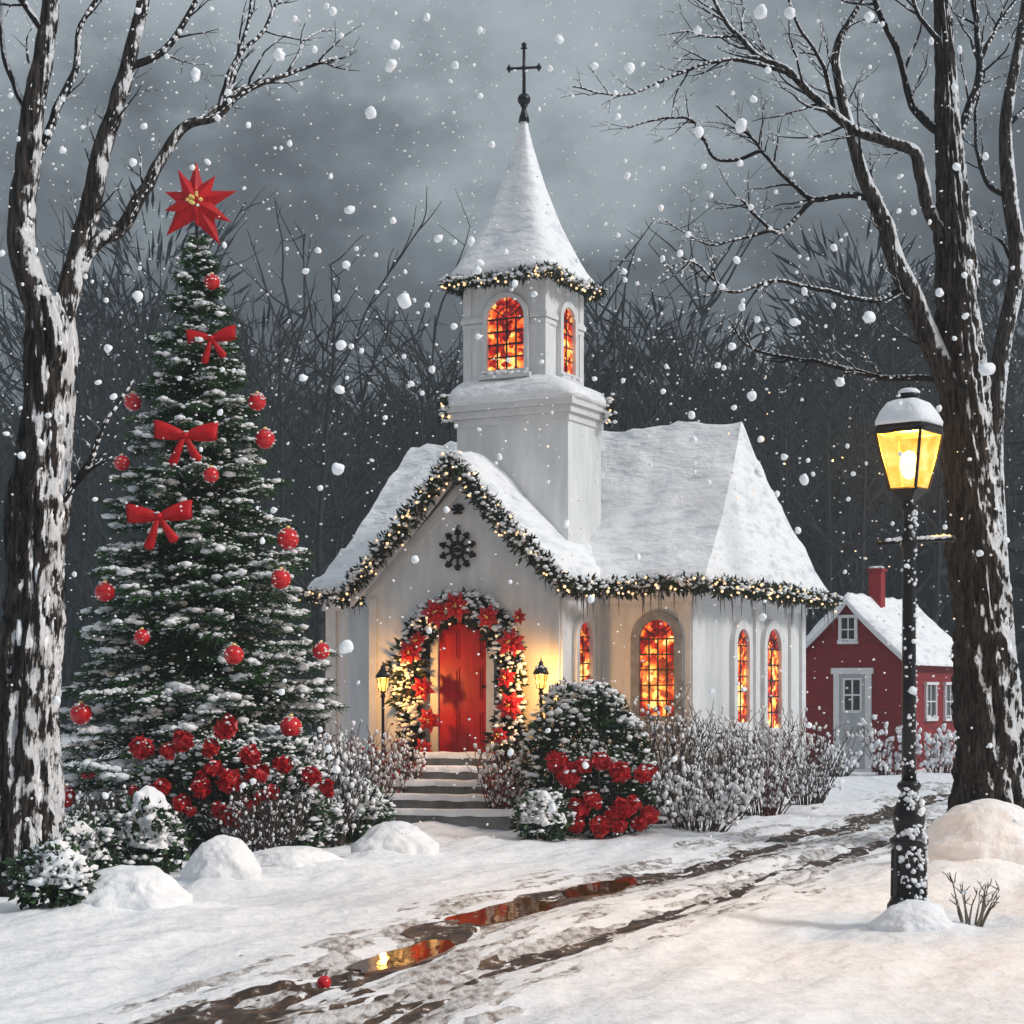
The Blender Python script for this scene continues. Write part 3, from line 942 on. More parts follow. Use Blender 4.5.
# ------------------------------------------------------------------ garlands
def garland(name, label, path, r, dens=1.0, drip=.5, group='garlands on the church', snowk=1.0, bulbk=1.0, driplen=.3):
    L = smooth_line(path, .03)
    t = thing(name, label, 'garland', L[len(L) // 2] - [0, 0, r], group)
    ln = np.sum(np.linalg.norm(np.diff(L, axis=0), axis=1))
    mb = MB(); tube(mb, L[::4] if len(L) > 8 else L, r * .3, 6)
    n = int(420 * ln * dens); idx = rng.integers(0, len(L), n)
    d = rng.normal(size=(n, 3)); d /= np.linalg.norm(d, axis=1)[:, None]
    lump = .75 + .8 * (vnoise(idx * .11, idx * 0, 5) + .3)
    pos = L[idx] + d * (r * rng.uniform(.2, .8, n) * lump)[:, None]
    leaves(mb, pos, d + .5 * rng.normal(size=(n, 3)), rng.uniform(.07, .13, n) * (r / .13) ** .5, wide=.8)
    build(mb, 'greenery', M['garland'], t, smooth=False)
    n = int(48 * ln * dens * snowk); idx = rng.integers(0, len(L), n); a = rng.uniform(0, 6.28, n)
    up = np.stack([np.cos(a) * r * .8, -np.abs(np.sin(a)) * r * .9, rng.uniform(-.25, 1.0, n) * r], -1)
    mb = MB(); blobs(mb, L[idx] + up, rng.uniform(.018, .045, n), .7); build(mb, 'snow', M['snow'], t)
    n = int(15 * ln * dens * bulbk); idx = rng.integers(0, len(L), n); a = rng.uniform(0, 6.28, n)
    mb = MB(); blobs(mb, L[idx] + np.stack([np.cos(a) * r * .9, -np.abs(np.sin(a)) * r, rng.uniform(-.9, .7, n) * r], -1), rng.uniform(.016, .026, n), 1.0, jit=.02, long=1.1)
    if n: build(mb, 'fairy_lights', M['bulb'], t)
    n = int(ln * 9 * drip)
    if n:
        mb = MB()
        for k in rng.integers(0, len(L), n):
            l_ = driplen * random.uniform(.25, 1); p = L[k] + rng.normal(size=3) * r * .3
            tube(mb, [p, p - [.004, 0, l_ * .5], p - [0, 0, l_]], [.016, .010, .002], 5)
        build(mb, 'hanging_icicles', M['icicle'], t)
    return t


M['icicle'] = simple('dark_icicle', (.06, .065, .07), (.2, .21, .22), 8, .25, .1)
gp = lambda sg, ts: [T_profile(ch, uPC, halfR + .02, zAp - .12, zEp - .04, 1.10, sg * t, -.33) for t in ts]
pl = gp(-1, np.linspace(0, 1, 9)); pr = gp(1, np.linspace(0, 1, 9))
garland('garland', 'lit evergreen garland along the left slope of the front gable', pl, .15, drip=.5)
garland('garland', 'lit evergreen garland along the right slope of the front gable', pr, .15, drip=.5)
zg = zE + .02
garland('garland', 'long garland with icicles under the nave eaves, round the right corner', [pr[-1] + [.03, 0, -.02], T(uPR + .7, vN - .47, zg - .02), T((uPR + uNR) / 2 + .4, vN - .48, zg + .02), T(ROOF[1] - .1, ROOF[2] - .04, zg - .02), T(ROOF[1] + .06, ROOF[2] + .1, zg - .02), T(ROOF[1] + .06, (vN + vB) / 2, zg + .01), T(ROOF[1] + .05, vB + .38, zg)], .14, dens=.9, drip=1.0, driplen=.5)
garland('garland', 'short garland under the eave left of the front gable', [T(ROOF[0] - .03, vN - .46, zg), T((uNL + uPL) / 2, vN - .48, zg - .03), pl[-1] + [-.05, .1, -.06]], .13, drip=.8)
sp_ = hs * .985
c4 = [(-sp_, -sp_), (sp_, -sp_), (sp_, sp_), (-sp_, sp_), (-sp_, -sp_)]
pth = []
for k in range(4):
    a, b = np.array(c4[k]), np.array(c4[k + 1])
    for t in (0.04, .25, .5, .75, .96):
        q = a * (1 - t) + b * t; pth.append(T(buc + q[0], bvc + q[1], zs0 - .02 - .05 * math.sin(t * math.pi)))
garland('garland', 'evergreen garland hanging round the eave of the steeple roof', pth + [pth[0]], .095, drip=.6, driplen=.22)
for (u, v, lab) in ((tuL - .17, v0 - .1, 'small tuft of garland on the left corner of the tower cornice'), (tuR + .17, tv1 - .1, 'small tuft of garland on the right corner of the tower cornice')):
    p = T(u, v, zc1 + .02); garland('garland_tuft', lab, [p + [-.02, 0, .10], p, p + [.03, 0, -.26]], .10, drip=.4, driplen=.2, group='garland tufts on the tower')

# arch of greenery round the door
aw, ah = w2 + .36, hD + .20
ap = []
for z in np.linspace(-.05, ah - aw, 9): ap.append(dW(-aw - .10 * (1 - abs(z / (ah - aw) - .7)), .17, z))
for a in np.linspace(math.pi, 0, 13)[1:-1]: ap.append(dW(aw * math.cos(a), .17, ah - aw + aw * math.sin(a) * 1.0))
for z in np.linspace(ah - aw, -.05, 9): ap.append(dW(aw + .10 * (1 - abs(z / (ah - aw) - .7)), .17, z))
L = smooth_line(ap, .03)
arch_t = thing('door_garland', 'thick snowy arch of greenery with red flowers round the red door', 'garland', dW(0, .17, 0))
mb = MB(); n = 3600; idx = rng.integers(0, len(L), n); d = rng.normal(size=(n, 3)); d /= np.linalg.norm(d, axis=1)[:, None]
lump = .8 + .7 * (vnoise(idx * .06, idx * 0, 15) + .25)
off = d * (rng.uniform(.1, 1, n) ** .6 * .24 * lump)[:, None]; off = off @ np.diag([1, .6, 1])
leaves(mb, L[idx] + off, d + .6 * rng.normal(size=(n, 3)), rng.uniform(.09, .17, n), wide=.9)
tube(mb, L[::4], .05, 6)
build(mb, 'greenery', M['garland'], arch_t, smooth=False)
n = 620; idx = rng.integers(0, len(L), n); a = rng.normal(size=(n, 3)); a /= np.linalg.norm(a, axis=1)[:, None]
a[:, 1] = -np.abs(a[:, 1]) * .8; a[:, 2] += .35
mb = MB(); blobs(mb, L[idx] + a * .21, rng.uniform(.018, .055, n), .7); build(mb, 'snow', M['snow'], arch_t)
n = 70; idx = rng.integers(0, len(L), n); a = rng.normal(size=(n, 3)) * .1; a[:, 1] = -.17
mb = MB(); blobs(mb, L[idx] + a, rng.uniform(.014, .022, n), 1, jit=.02); build(mb, 'fairy_lights', M['bulb'], arch_t)


def poinsettia(mb, c, r, nrm=(-.3, -.95, .1), n=7, layers=2):
    nrm = np.array(nrm, float); nrm /= np.linalg.norm(nrm)
    ex = np.cross(nrm, [0, 0, 1.0]); ex /= np.linalg.norm(ex); ez = np.cross(ex, nrm)
    for l in range(layers):
        rr = r * (1 - .35 * l)
        for k in range(n):
            a = 2 * math.pi * (k + .5 * l) / n + random.uniform(-.15, .15); d = ex * math.cos(a) + ez * math.sin(a); s = np.cross(nrm, d)
            q = rr * random.uniform(.85, 1.1); lift = nrm * r * (.10 + .14 * l)
            v = [c + lift * .6, c + d * q * .5 + s * q * .26 + lift * .9, c + d * q * .55 + lift * 1.7, c + d * q * .5 - s * q * .26 + lift * .9, c + d * q + lift * .4]
            mb.add(v, [(0, 3, 2), (0, 2, 1), (1, 2, 4), (2, 3, 4)])


for px, py, r in ((411, 652, 12), (424, 688, 11), (430, 720, 12), (418, 640, 8), (512, 642, 13), (507, 678, 9), (511, 706, 13), (489, 617, 11), (424, 748, 9), (500, 735, 8), (437, 612, 13), (457, 606, 14), (520, 617, 7)):
    u = ch.fu(px, -.34); z = ch.z(py, u, -.34); mb = MB()
    poinsettia(mb, T(u, -.36, z), r * 26.2 / F * 1.25); f_ = build(mb, 'flower', M['bloom'], arch_t, smooth=False)
    mb = MB(); c = T(u, -.42, z); blobs(mb, c + rng.normal(size=(4, 3)) * .015, .014, 1); build(mb, 'flower_centre', M['gold'], f_)

# round ornament on the gable, and a small one above it
u = ch.fu(458, -.03); z = ch.z(550, u, -.03)
orn = thing('gable_ornament', 'round dark iron snowflake ornament on the gable above the door', 'ornament', T(u, -.03, z - .3))
mb = MB(); gT = front_T(u, 0, z)
for k in range(10):
    a = R(36 * k + 18); r1 = .27
    tube(mb, [gT(.07 * math.cos(a), .04, .07 * math.sin(a)), gT(r1 * math.cos(a), .04, r1 * math.sin(a))], [.017, .022], 6)
    blobs(mb, [gT(r1 * math.cos(a), .045, r1 * math.sin(a))], .042, .9, tpl=ICO2, jit=.05)
    for s in (-1, 1):
        blobs(mb, [gT((r1 - .03) * math.cos(a + s * .16), .04, (r1 - .03) * math.sin(a + s * .16))], .022, 1, tpl=ICO1, jit=.05)
build(mb, 'spokes', M['metal'], orn)
mb = MB(); tube(mb, [gT(.11 * math.cos(a), .05, .11 * math.sin(a)) for a in np.linspace(0, 6.29, 25)], .026, 6); blobs(mb, [gT(0, .05, 0)], .05, .8, tpl=ICO2, jit=.03); build(mb, 'hub', M['metal'], orn)
mb = MB(); tube(mb, [gT(-.02, .04, .27), gT(.0, .04, .36), gT(.04, .04, .34)], .012, 6); build(mb, 'hook', M['metal'], orn)
z = ch.z(511, u, -.03); gT = front_T(u, 0, z)
orn = thing('gable_ornament', 'small dark iron ornament at the very top of the gable', 'ornament', T(u, -.03, z - .1))
mb = MB()
for k in range(5):
    a = R(36 * k + 18); tube(mb, [gT(0, .04, 0), gT(.09 * math.cos(a), .04, .09 * math.sin(a))], [.015, .02], 6); blobs(mb, [gT(.09 * math.cos(a), .04, .09 * math.sin(a))], .026, 1, jit=.05)
build(mb, 'spokes', M['metal'], orn)
mb = MB(); tube(mb, [gT(-.07, .04, -.03), gT(.07, .04, -.03)], .02, 6); build(mb, 'crossbar', M['metal'], orn)

# ------------------------------------------------------------------ small lamp posts by the door
def lantern_post(px, pyt, pyb, Y, label):
    b = P(px, pyb, Y); b[2] = g1(b[0], b[1]) - .03; top = P(px, pyt, Y)[2]
    t = thing('lamp_post', label, 'lamp post', b, 'lamp posts beside the church door')
    k = 1.0
    zl = top - .42
    mb = MB(); lathe(mb, b, [(.07, 0), (.07, .12), (.035, .2), (.024, .3), (.022, zl - b[2] - .1), (.04, zl - b[2] - .08), (.022, zl - b[2] - .03), (.05, zl - b[2])], 12); build(mb, 'post', M['metal'], t)
    c = np.array([b[0], b[1], zl])
    mb = MB()
    for s in range(6):
        a = R(60 * s + 10); tube(mb, [c + [.055 * math.cos(a), .055 * math.sin(a), 0], c + [.088 * math.cos(a), .088 * math.sin(a), .19]], .008, 5)
    lathe(mb, c + [0, 0, .19], [(.10, 0), (.115, .01), (.10, .05), (.055, .11), (.03, .14), (.035, .165), (.012, .19), (.004, .24)], 12)
    build(mb, 'lantern', M['metal'], t)
    mb = MB(); lathe(mb, c, [(.050, .003), (.082, .188)], 6); build(mb, 'glass', M['white_glass'], t, smooth=False)
    mb = MB(); blobs(mb, [c + [rng.normal() * .05, rng.normal() * .05 - .02, .25 + rng.uniform(0, .05)] for _ in range(7)], .025, .7); build(mb, 'snow', M['snow'], t)
    l = bpy.data.lights.new('lamp_light', 'POINT'); l.energy = 140; l.color = (1, .54, .16); l.shadow_soft_size = .05
    lo = bpy.data.objects.new('lamp_light', l); COL.objects.link(lo); lo.parent = t; lo.location = (0, 0, zl + .09 - b[2])


lantern_post(383, 662, 800, 25.9, 'slim black lamp post left of the red door')
lantern_post(541, 658, 800, 25.0, 'slim black lamp post right of the red door')

# ------------------------------------------------------------------ street lamp
Yl = 14.1; k = Yl / F
lb = P(909, 922, Yl); lb[2] = g1(lb[0], lb[1]) - .02
lamp = thing('street_lamp', 'tall black street lamp with a glowing amber lantern and snow on it', 'street lamp', lb)
zz_ = lambda py: P(0, py, Yl)[2] - lb[2]
mb = MB()
lathe(mb, lb, [(.17, 0), (.17, zz_(905)), (.145, zz_(900)), (.135, zz_(895)), (.125, zz_(848)), (.13, zz_(846)), (.15, zz_(843)), (.15, zz_(839)), (.12, zz_(836)), (.10, zz_(834)), (.125, zz_(822)), (.125, zz_(812)), (.075, zz_(796)), (.06, zz_(792)), (.085, zz_(789)), (.095, zz_(786)), (.085, zz_(783)), (.06, zz_(780))], 28)
base = build(mb, 'base', M['metal'], lamp)
mb = MB()
for s in range(10):
    a = 2 * math.pi * s / 10; tube(mb, [lb + [.128 * math.cos(a), .128 * math.sin(a), zz_(896)], lb + [.122 * math.cos(a), .122 * math.sin(a), zz_(849)]], .018, 6)
build(mb, 'fluting', M['metal'], base)
mb = MB(); lathe(mb, lb, [(.058, zz_(781)), (.055, zz_(700)), (.050, zz_(560)), (.052, zz_(548)), (.068, zz_(546)), (.068, zz_(536)), (.05, zz_(533)), (.045, zz_(512)), (.07, zz_(508)), (.05, zz_(503)), (.045, zz_(496))], 20); build(mb, 'pole', M['metal'], lamp)
mb = MB(); zb_ = zz_(541); tube(mb, [lb + [-.23, .02, zb_ - .02], lb + [.33, -.03, zb_ + .015]], [.018, .018], 8)
for e_ in ([-.23, .02, zb_ - .02], [.33, -.03, zb_ + .015]): blobs(mb, [lb + e_], .03, 1, tpl=ICO2, jit=0, long=1.01)
build(mb, 'crossbar', M['metal'], lamp)
# lantern: four-sided, corner towards the camera a little right
ya = R(39); zg0, zg1 = zz_(490), zz_(433); h0, h1 = .110, .192
def LQ(x, y, z): return lb + [x * math.cos(ya) + y * math.sin(ya), -x * math.sin(ya) + y * math.cos(ya), z]
cs = [(-1, -1), (1, -1), (1, 1), (-1, 1)]
lant = MB()
for i in range(4):
    a, b = cs[i], cs[(i + 1) % 4]
    tube(lant, [LQ(a[0] * h0, a[1] * h0, zg0), LQ(a[0] * h1, a[1] * h1, zg1)], .013, 6)
    tube(lant, [LQ(a[0] * h0, a[1] * h0, zg0), LQ(b[0] * h0, b[1] * h0, zg0)], .014, 6)
    tube(lant, [LQ(a[0] * h1, a[1] * h1, zg1), LQ(b[0] * h1, b[1] * h1, zg1)], .016, 6)
mbq = [LQ(a * .11, b * .11, zg0) for a, b in cs]; low = [LQ(a * .035, b * .035, zz_(503)) for a, b in cs]
lant.add(mbq + low, [(i, (i + 1) % 4, (i + 1) % 4 + 4, i + 4) for i in range(4)] + [(0, 3, 2, 1)])
lf = build(lant, 'lantern_frame', M['metal'], lamp, smooth=False)
for i in range(4):
    a, b = cs[i], cs[(i + 1) % 4]; s0, s1 = h0 - .004, h1 - .004
    mb = MB(); mb.add([LQ(a[0] * s0, a[1] * s0, zg0), LQ(b[0] * s0, b[1] * s0, zg0), LQ(b[0] * s1, b[1] * s1, zg1), LQ(a[0] * s1, a[1] * s1, zg1)], [(0, 1, 2, 3)])
    build(mb, 'pane', M['lamp_glass'], lf, smooth=False)
mb = MB(); rr = []
def lring(h, z, sq=6, n=40, amp=0):
    th = np.linspace(0, 2 * math.pi, n, endpoint=False); c, s = np.cos(th), np.sin(th); r = (np.abs(c) ** sq + np.abs(s) ** sq) ** (-1 / sq)
    kk = 1 + amp * fbm(c * 2 + z * 4, s * 2, 4, 3)
    return np.array([LQ(h * r[i] * c[i] * kk[i], h * r[i] * s[i] * kk[i], z + amp * .15 * kk[i]) for i in range(n)])
for h, py in ((.20, 433), (.22, 430), (.212, 426), (.18, 415), (.12, 409), (.085, 405), (.07, 398)): rr.append(lring(h, zz_(py)))
loft(mb, rr)
lathe(mb, lb, [(.065, zz_(399)), (.085, zz_(397)), (.085, zz_(394)), (.04, zz_(391)), (.02, zz_(386)), (.006, zz_(382))], 16)
cap = build(mb, 'lantern_roof', M['metal'], lamp)
mb = MB(); rr = []
for h, py in ((.222, 428), (.224, 424), (.19, 414), (.14, 405), (.09, 402), (.06, 401)): rr.append(lring(h, zz_(py), 5, amp=.10))
loft(mb, rr); lathe(mb, lb, [(.085, zz_(394)), (.088, zz_(392)), (.06, zz_(389)), (.02, zz_(388))], 14); build(mb, 'roof_snow', M['snow'], cap)
mb = MB(); n = 420; py = np.concatenate([rng.uniform(500, 790, 150), rng.uniform(780, 915, 270)]); a = rng.normal(-1.0, .9, n)
rad = np.where(py < 782, .056, np.where(py < 834, .108, .135)); rad = np.where((py > 782) & (py < 800), .075, rad)
pos = np.stack([lb[0] + rad * np.cos(a), lb[1] + rad * np.sin(a), lb[2] + np.array([zz_(q) for q in py])], -1)
Mx = rand_rot(n) * (np.stack([rng.uniform(.004, .022, n) * np.where(py > 785, 1.15, .8)] * 3, -1) * rng.uniform(.6, 1.4, (n, 3)))[:, None, :]
scatter(mb, ICO1[0], ICO1[1], Mx, pos, 0, .12)
xs = rng.uniform(-.2, .32, 40); blobs(mb, np.stack([lb[0] + xs, lb[1] - .02 - xs * .06, lb[2] + zb_ + .018 + xs * .05], -1), rng.uniform(.014, .03, 40), .7)
build(mb, 'clinging_snow', M['snow'], lamp)
mb = MB(); blobs(mb, [lb + [0, 0, (zg0 + zg1) / 2 - .03]], .075, 1.5, tpl=ICO2, jit=0, long=1.01); build(mb, 'mantle', M['flame'], lf)
l = bpy.data.lights.new('street_light', 'POINT'); l.energy = 1000; l.color = (1, .52, .05); l.shadow_soft_size = .12
lo = bpy.data.objects.new('street_light', l); COL.objects.link(lo); lo.parent = lamp; lo.location = (0, 0, (zg0 + zg1) / 2 + .09)

# ------------------------------------------------------------------ red house
hs_f = Frame((859 - CX) * 41.5 / F, 41.5, R(30)); HT = hs_f.T
house = thing('red_house', 'little red clapboard house with a snowy roof behind the lamp', 'house', HT(0, 1.5, 0))
hL, hR = hs_f.fu(812, 0), hs_f.fu(905, 0); hB = hs_f.fv(966, hR); hC = hs_f.fu(849, 0)
zA = hs_f.z(600, hC, 0); zL = hs_f.z(655, hR, 0)
hh_ = max(hR - hC, hC - hL) ; hL, hR = hC - hh_, hC + hh_
hB = hs_f.fv(966, hR)
mb = MB(); q = [(hL, -.1), (hR, -.1), (hR, zL), (hC, zA), (hL, zL)]
mb.add([HT(u, 0, z) for u, z in q] + [HT(u, hB, z) for u, z in q], [(0, 1, 2, 3, 4), (9, 8, 7, 6, 5)] + [(i, i + 5, (i + 1) % 5 + 5, (i + 1) % 5) for i in range(5)])
build(mb, 'wall', M['siding'], house, smooth=False)
mb = MB(); gable_roof(mb, hs_f, hC, hh_ + .24, zA + .06, zL - .18, -.22, hB + .2, .16, 1.12, .09, seed=12)
rf = build(mb, 'roof', M['roof_snow'], house)
for sg in (-1, 1):
    mb = MB(); tt = np.linspace(0, 1, 12)
    up = np.array([T_profile(hs_f, hC, hh_ + .22, zA + .03, zL - .2, 1.12, sg * t, -.21 - .003 * sg) for t in tt]); lo_ = up - [0, 0, .13]; off = HT(0, .05, 0) - HT(0, 0, 0)
    v = np.vstack([up, lo_, up + off, lo_ + off]); n = 12; f = []
    for i in range(n - 1): f += [(i, i + 1, n + i + 1, n + i), (2 * n + i, 3 * n + i, 3 * n + i + 1, 2 * n + i + 1), (n + i, n + i + 1, 3 * n + i + 1, 3 * n + i)]
    mb.add(v, f); build(mb, 'barge_board', M['trim'], house, smooth=False)
mb = MB(); uc, vc = hC + .12, hs_f.fv(877, hC + .12); zt_ = hs_f.z(569, uc, vc)
boxm(mb, HT, uc - .15, uc + .15, vc - .16, vc + .16, zA - .6, zt_ - .06); boxm(mb, HT, uc - .19, uc + .19, vc - .2, vc + .2, zt_ - .06, zt_)
chm = build(mb, 'chimney', M['brick_red'], rf, smooth=False)
mb = MB(); blobs(mb, [HT(uc + random.uniform(-.13, .13), vc + random.uniform(-.13, .13), zt_ + .03) for _ in range(12)], .075, .5); build(mb, 'chimney_snow', M['snow'], chm)


def hfront(px0, px1, py0, py1):
    a, b = hs_f.fu(px0, 0), hs_f.fu(px1, 0); uc = (a + b) / 2
    return (lambda x, d, z: HT(uc + x, -d, z)), (b - a) / 2, hs_f.z(py1, uc, 0), hs_f.z(py0, uc, 0)


def frame4(parent, Tw, w, z0, z1, fw, mat, name):
    mb = MB(); boxm(mb, Tw, -w - fw, -w, .002, .06, z0, z1); boxm(mb, Tw, w, w + fw, .002, .06, z0, z1); boxm(mb, Tw, -w - fw - .05, w + fw + .05, .002, .09, z1 + .002, z1 + fw); boxm(mb, Tw, -w - fw - .02, w + fw + .02, .002, .08, z0 - .07, z0 - .002)
    return build(mb, name, mat, parent, smooth=False)


def house_window(Tw, w, z0, z1):
    f_ = frame4(house, Tw, w, z0, z1, .07, M['trim'], 'window')
    mb = MB(); mb.add([Tw(-w, .012, z0), Tw(w, .012, z0), Tw(w, .012, z1), Tw(-w, .012, z1)], [(0, 1, 2, 3)]); build(mb, 'pane', M['dark_glass'], f_, smooth=False)
    mb = MB(); boxm(mb, Tw, -.015, .015, .015, .035, z0, z1); boxm(mb, Tw, -w, w, .016, .036, (z0 + z1) / 2 - .015, (z0 + z1) / 2 + .015); build(mb, 'glazing_bars', M['trim'], f_, smooth=False)
    mb = MB(); blobs(mb, [Tw(random.uniform(-w - .05, w + .05), .06, z0 + random.uniform(-.02, .05)) for _ in range(8)], .05, .6); build(mb, 'sill_snow', M['snow'], f_)


Tw, w, z0, z1 = hfront(842, 855, 618, 641); house_window(Tw, w, z0, z1)
for a, b in ((925, 934), (944, 954)):
    va, vb = hs_f.fv(a, hR), hs_f.fv(b, hR); vc = (va + vb) / 2; u0 = hR
    house_window((lambda x, d, z, vc=vc: HT(hR + d, vc + x, z)), (vb - va) / 2, hs_f.z(718, hR, vc), hs_f.z(685, hR, vc))
Tw, w, z0, z1 = hfront(840, 866, 674, 766); z0 = .03
frame4(house, Tw, w, z0, z1, .14, M['trim'], 'door_frame')
mb = MB(); boxm(mb, Tw, -w, w, .002, .03, z0, z1); hd = build(mb, 'door', M['house_door'], house, smooth=False)
zw0, zw1 = hs_f.z(710, hC, 0), hs_f.z(680, hC, 0)
mb = MB(); boxm(mb, Tw, -w * .62, w * .62, .031, .036, zw0, zw1); build(mb, 'door_window', M['dark_glass'], hd, smooth=False)
mb = MB(); boxm(mb, Tw, -.02, .02, .037, .05, zw0, zw1); boxm(mb, Tw, -w * .62, w * .62, .0375, .051, (zw0 + zw1) / 2 - .02, (zw0 + zw1) / 2 + .02)
for x in (-w * .66, w * .66): boxm(mb, Tw, x - .025, x + .025, .037, .052, zw0 - .05, zw1 + .05)
boxm(mb, Tw, -w * .6, w * .6, .037, .0525, zw1, zw1 + .05); boxm(mb, Tw, -w * .6, w * .6, .037, .07, zw0 - .07, zw0)
build(mb, 'door_bars', M['trim'], hd, smooth=False)
mb = MB(); blobs(mb, [Tw(w * .8, .06, .95)], .03, 1, jit=0); build(mb, 'handle', M['metal'], hd)

# ------------------------------------------------------------------ bare trees
def wander(p, d, length, step, bend, up):
    pts = [p]; d = d / np.linalg.norm(d)
    n = max(3, int(length / step))
    for _ in range(n):
        d = d + rng.normal(size=3) * bend + np.array([0, 0, up]); d /= np.linalg.norm(d); pts.append(pts[-1] + d * length / n)
    return np.array(pts)


SNOWDIR = np.array([.70, -.36, .55])


def spawn(mb, sn, pts, rad, n, length, lvl, flat=.7, up=.03, t0=.25):
    for _ in range(n):
        i = int(len(pts) * random.uniform(t0, .98)); i = min(max(i, 1), len(pts) - 2)
        tn = pts[i + 1] - pts[i - 1]; tn /= np.linalg.norm(tn) + 1e-9
        r = rng.normal(size=3); r -= tn * (r @ tn); r /= np.linalg.norm(r); r[1] *= flat
        a = random.uniform(.45, 1.0); d = tn * math.cos(a) + r * math.sin(a)
        l = length * random.uniform(.4, 1.1); q = wander(pts[i], d, l, .12 if lvl > 1 else .08, .16, up)
        r0 = min(rad[i] * .62, .006 + l * .012); rr = np.linspace(r0, max(.002, r0 * .22), len(q))
        tube(mb, q, rr, 6 if lvl > 1 else 4, cap=False)
        k = rng.integers(0, len(q), max(1, int(l * 5)))
        sn.append((q[k] + np.array([0, -.3, .7]) * rr[k][:, None], np.maximum(rr[k] * rng.uniform(.8, 1.5, len(k)), .008), np.gradient(q, axis=0)[k]))
        if lvl > 1: spawn(mb, sn, q, rr, random.randint(2, 4), l * .5, lvl - 1, flat, up)


def snow_along(mb, sn):
    for pos, s, d in sn:
        n = len(pos); Fm = frames(d + 1e-6); sc = np.stack([s * rng.uniform(1.8, 4.5, n), s * .9, s * .9], -1)
        scatter(mb, ICO1[0], ICO1[1], Fm * sc[:, None, :], pos, 0, .16)


def bare_tree(label, Y, trunk, limbs, twig=(1.0, 1.0), snow_k=1.0, sides=64, bark=.36, name='bare_tree', flare=.5, mats=('bark', 'bark_fine')):
    b = P(trunk[0][0], trunk[0][1], Y); zg_ = g1(b[0], b[1])
    t = thing(name, label, 'tree', (b[0], b[1], zg_), 'bare winter trees')
    pts = [P(x, y, Y) for x, y, w in trunk]; pts[0][2] = zg_ - .15
    wd = [w / 2 * Y / F for x, y, w in trunk]
    L4 = smooth_line(np.c_[np.array(pts), np.array(wd)], .045 if sides > 20 else .10)
    tm = MB(); tube(tm, L4[:, :3], np.maximum(L4[:, 3], .01), sides, bark=bark, flare=flare)
    sn = []; bm_ = MB(); known = [L4[:, :3]]
    def side_snow(L4, dens):
        ln = np.sum(np.linalg.norm(np.diff(L4[:, :3], axis=0), axis=1)); n = int(ln * dens)
        if n < 1: return
        k = rng.integers(0, len(L4), n); r = L4[k, 3]
        tn = np.gradient(L4[:, :3], axis=0)[k]; tn /= np.linalg.norm(tn, axis=1)[:, None]
        d = SNOWDIR[None] + rng.normal(size=(n, 3)) * .30; d -= tn * np.sum(d * tn, 1)[:, None]; d /= np.linalg.norm(d, axis=1)[:, None]
        keep = vnoise(k * .09, k * 0, 5) > -.16
        s = np.clip(r * rng.uniform(.03, .13, n), .007, .030)
        sn.append(((L4[k, :3] + d * (r * .93)[:, None])[keep], s[keep], tn[keep]))
    side_snow(L4, 130 * snow_k)
    for lm in limbs:
        dy = lm[0]; pp = lm[1]; w0, w1 = lm[2], lm[3]; nt_ = lm[4] if len(lm) > 4 else 5; ln_ = lm[5] if len(lm) > 5 else .6
        m = len(pp); K = np.vstack(known); kpx = CX + F * K[:, 0] / K[:, 1]; kpy = CY - F * (K[:, 2] - H) / K[:, 1]
        j = int(np.argmin((kpx - pp[0][0]) ** 2 + (kpy - pp[0][1]) ** 2)); Ys = K[j, 1] + dy * np.linspace(0, 1, m); pp = [(kpx[j], kpy[j])] + list(pp[1:])
        q = np.array([P(x, y, yy) for (x, y), yy in zip(pp, Ys)])
        ww = np.linspace(w0, w1, m) / 2 * Y / F
        Q = smooth_line(np.c_[q, ww], .06)
        Q[:, :3] += np.stack([fbm(np.arange(len(Q)) * .22 + pp[0][0], np.full(len(Q), j * 7.0), 3, 2) for j in range(3)], -1) * .035 * np.minimum(1, np.arange(len(Q)) / 4)[:, None]
        known.append(Q[:, :3])
        rr = np.maximum(Q[:, 3], .004)
        tube(tm if w0 > 11 else bm_, Q[:, :3], rr, 18 if w0 > 11 else 8, bark=.12 if w0 > 11 else 0, cap=True)
        side_snow(np.c_[Q[:, :3], rr], 85 * snow_k)
        spawn(bm_, sn, Q[:, :3], rr, int(nt_ * twig[0]), ln_ * twig[1], 2)
    build(tm, 'trunk', M[mats[0]], t)
    if bm_.n: build(bm_, 'branches', M[mats[1]], t)
    sm = MB(); snow_along(sm, sn)
    if sm.n: build(sm, 'snow', M['snow'], t)
    return t


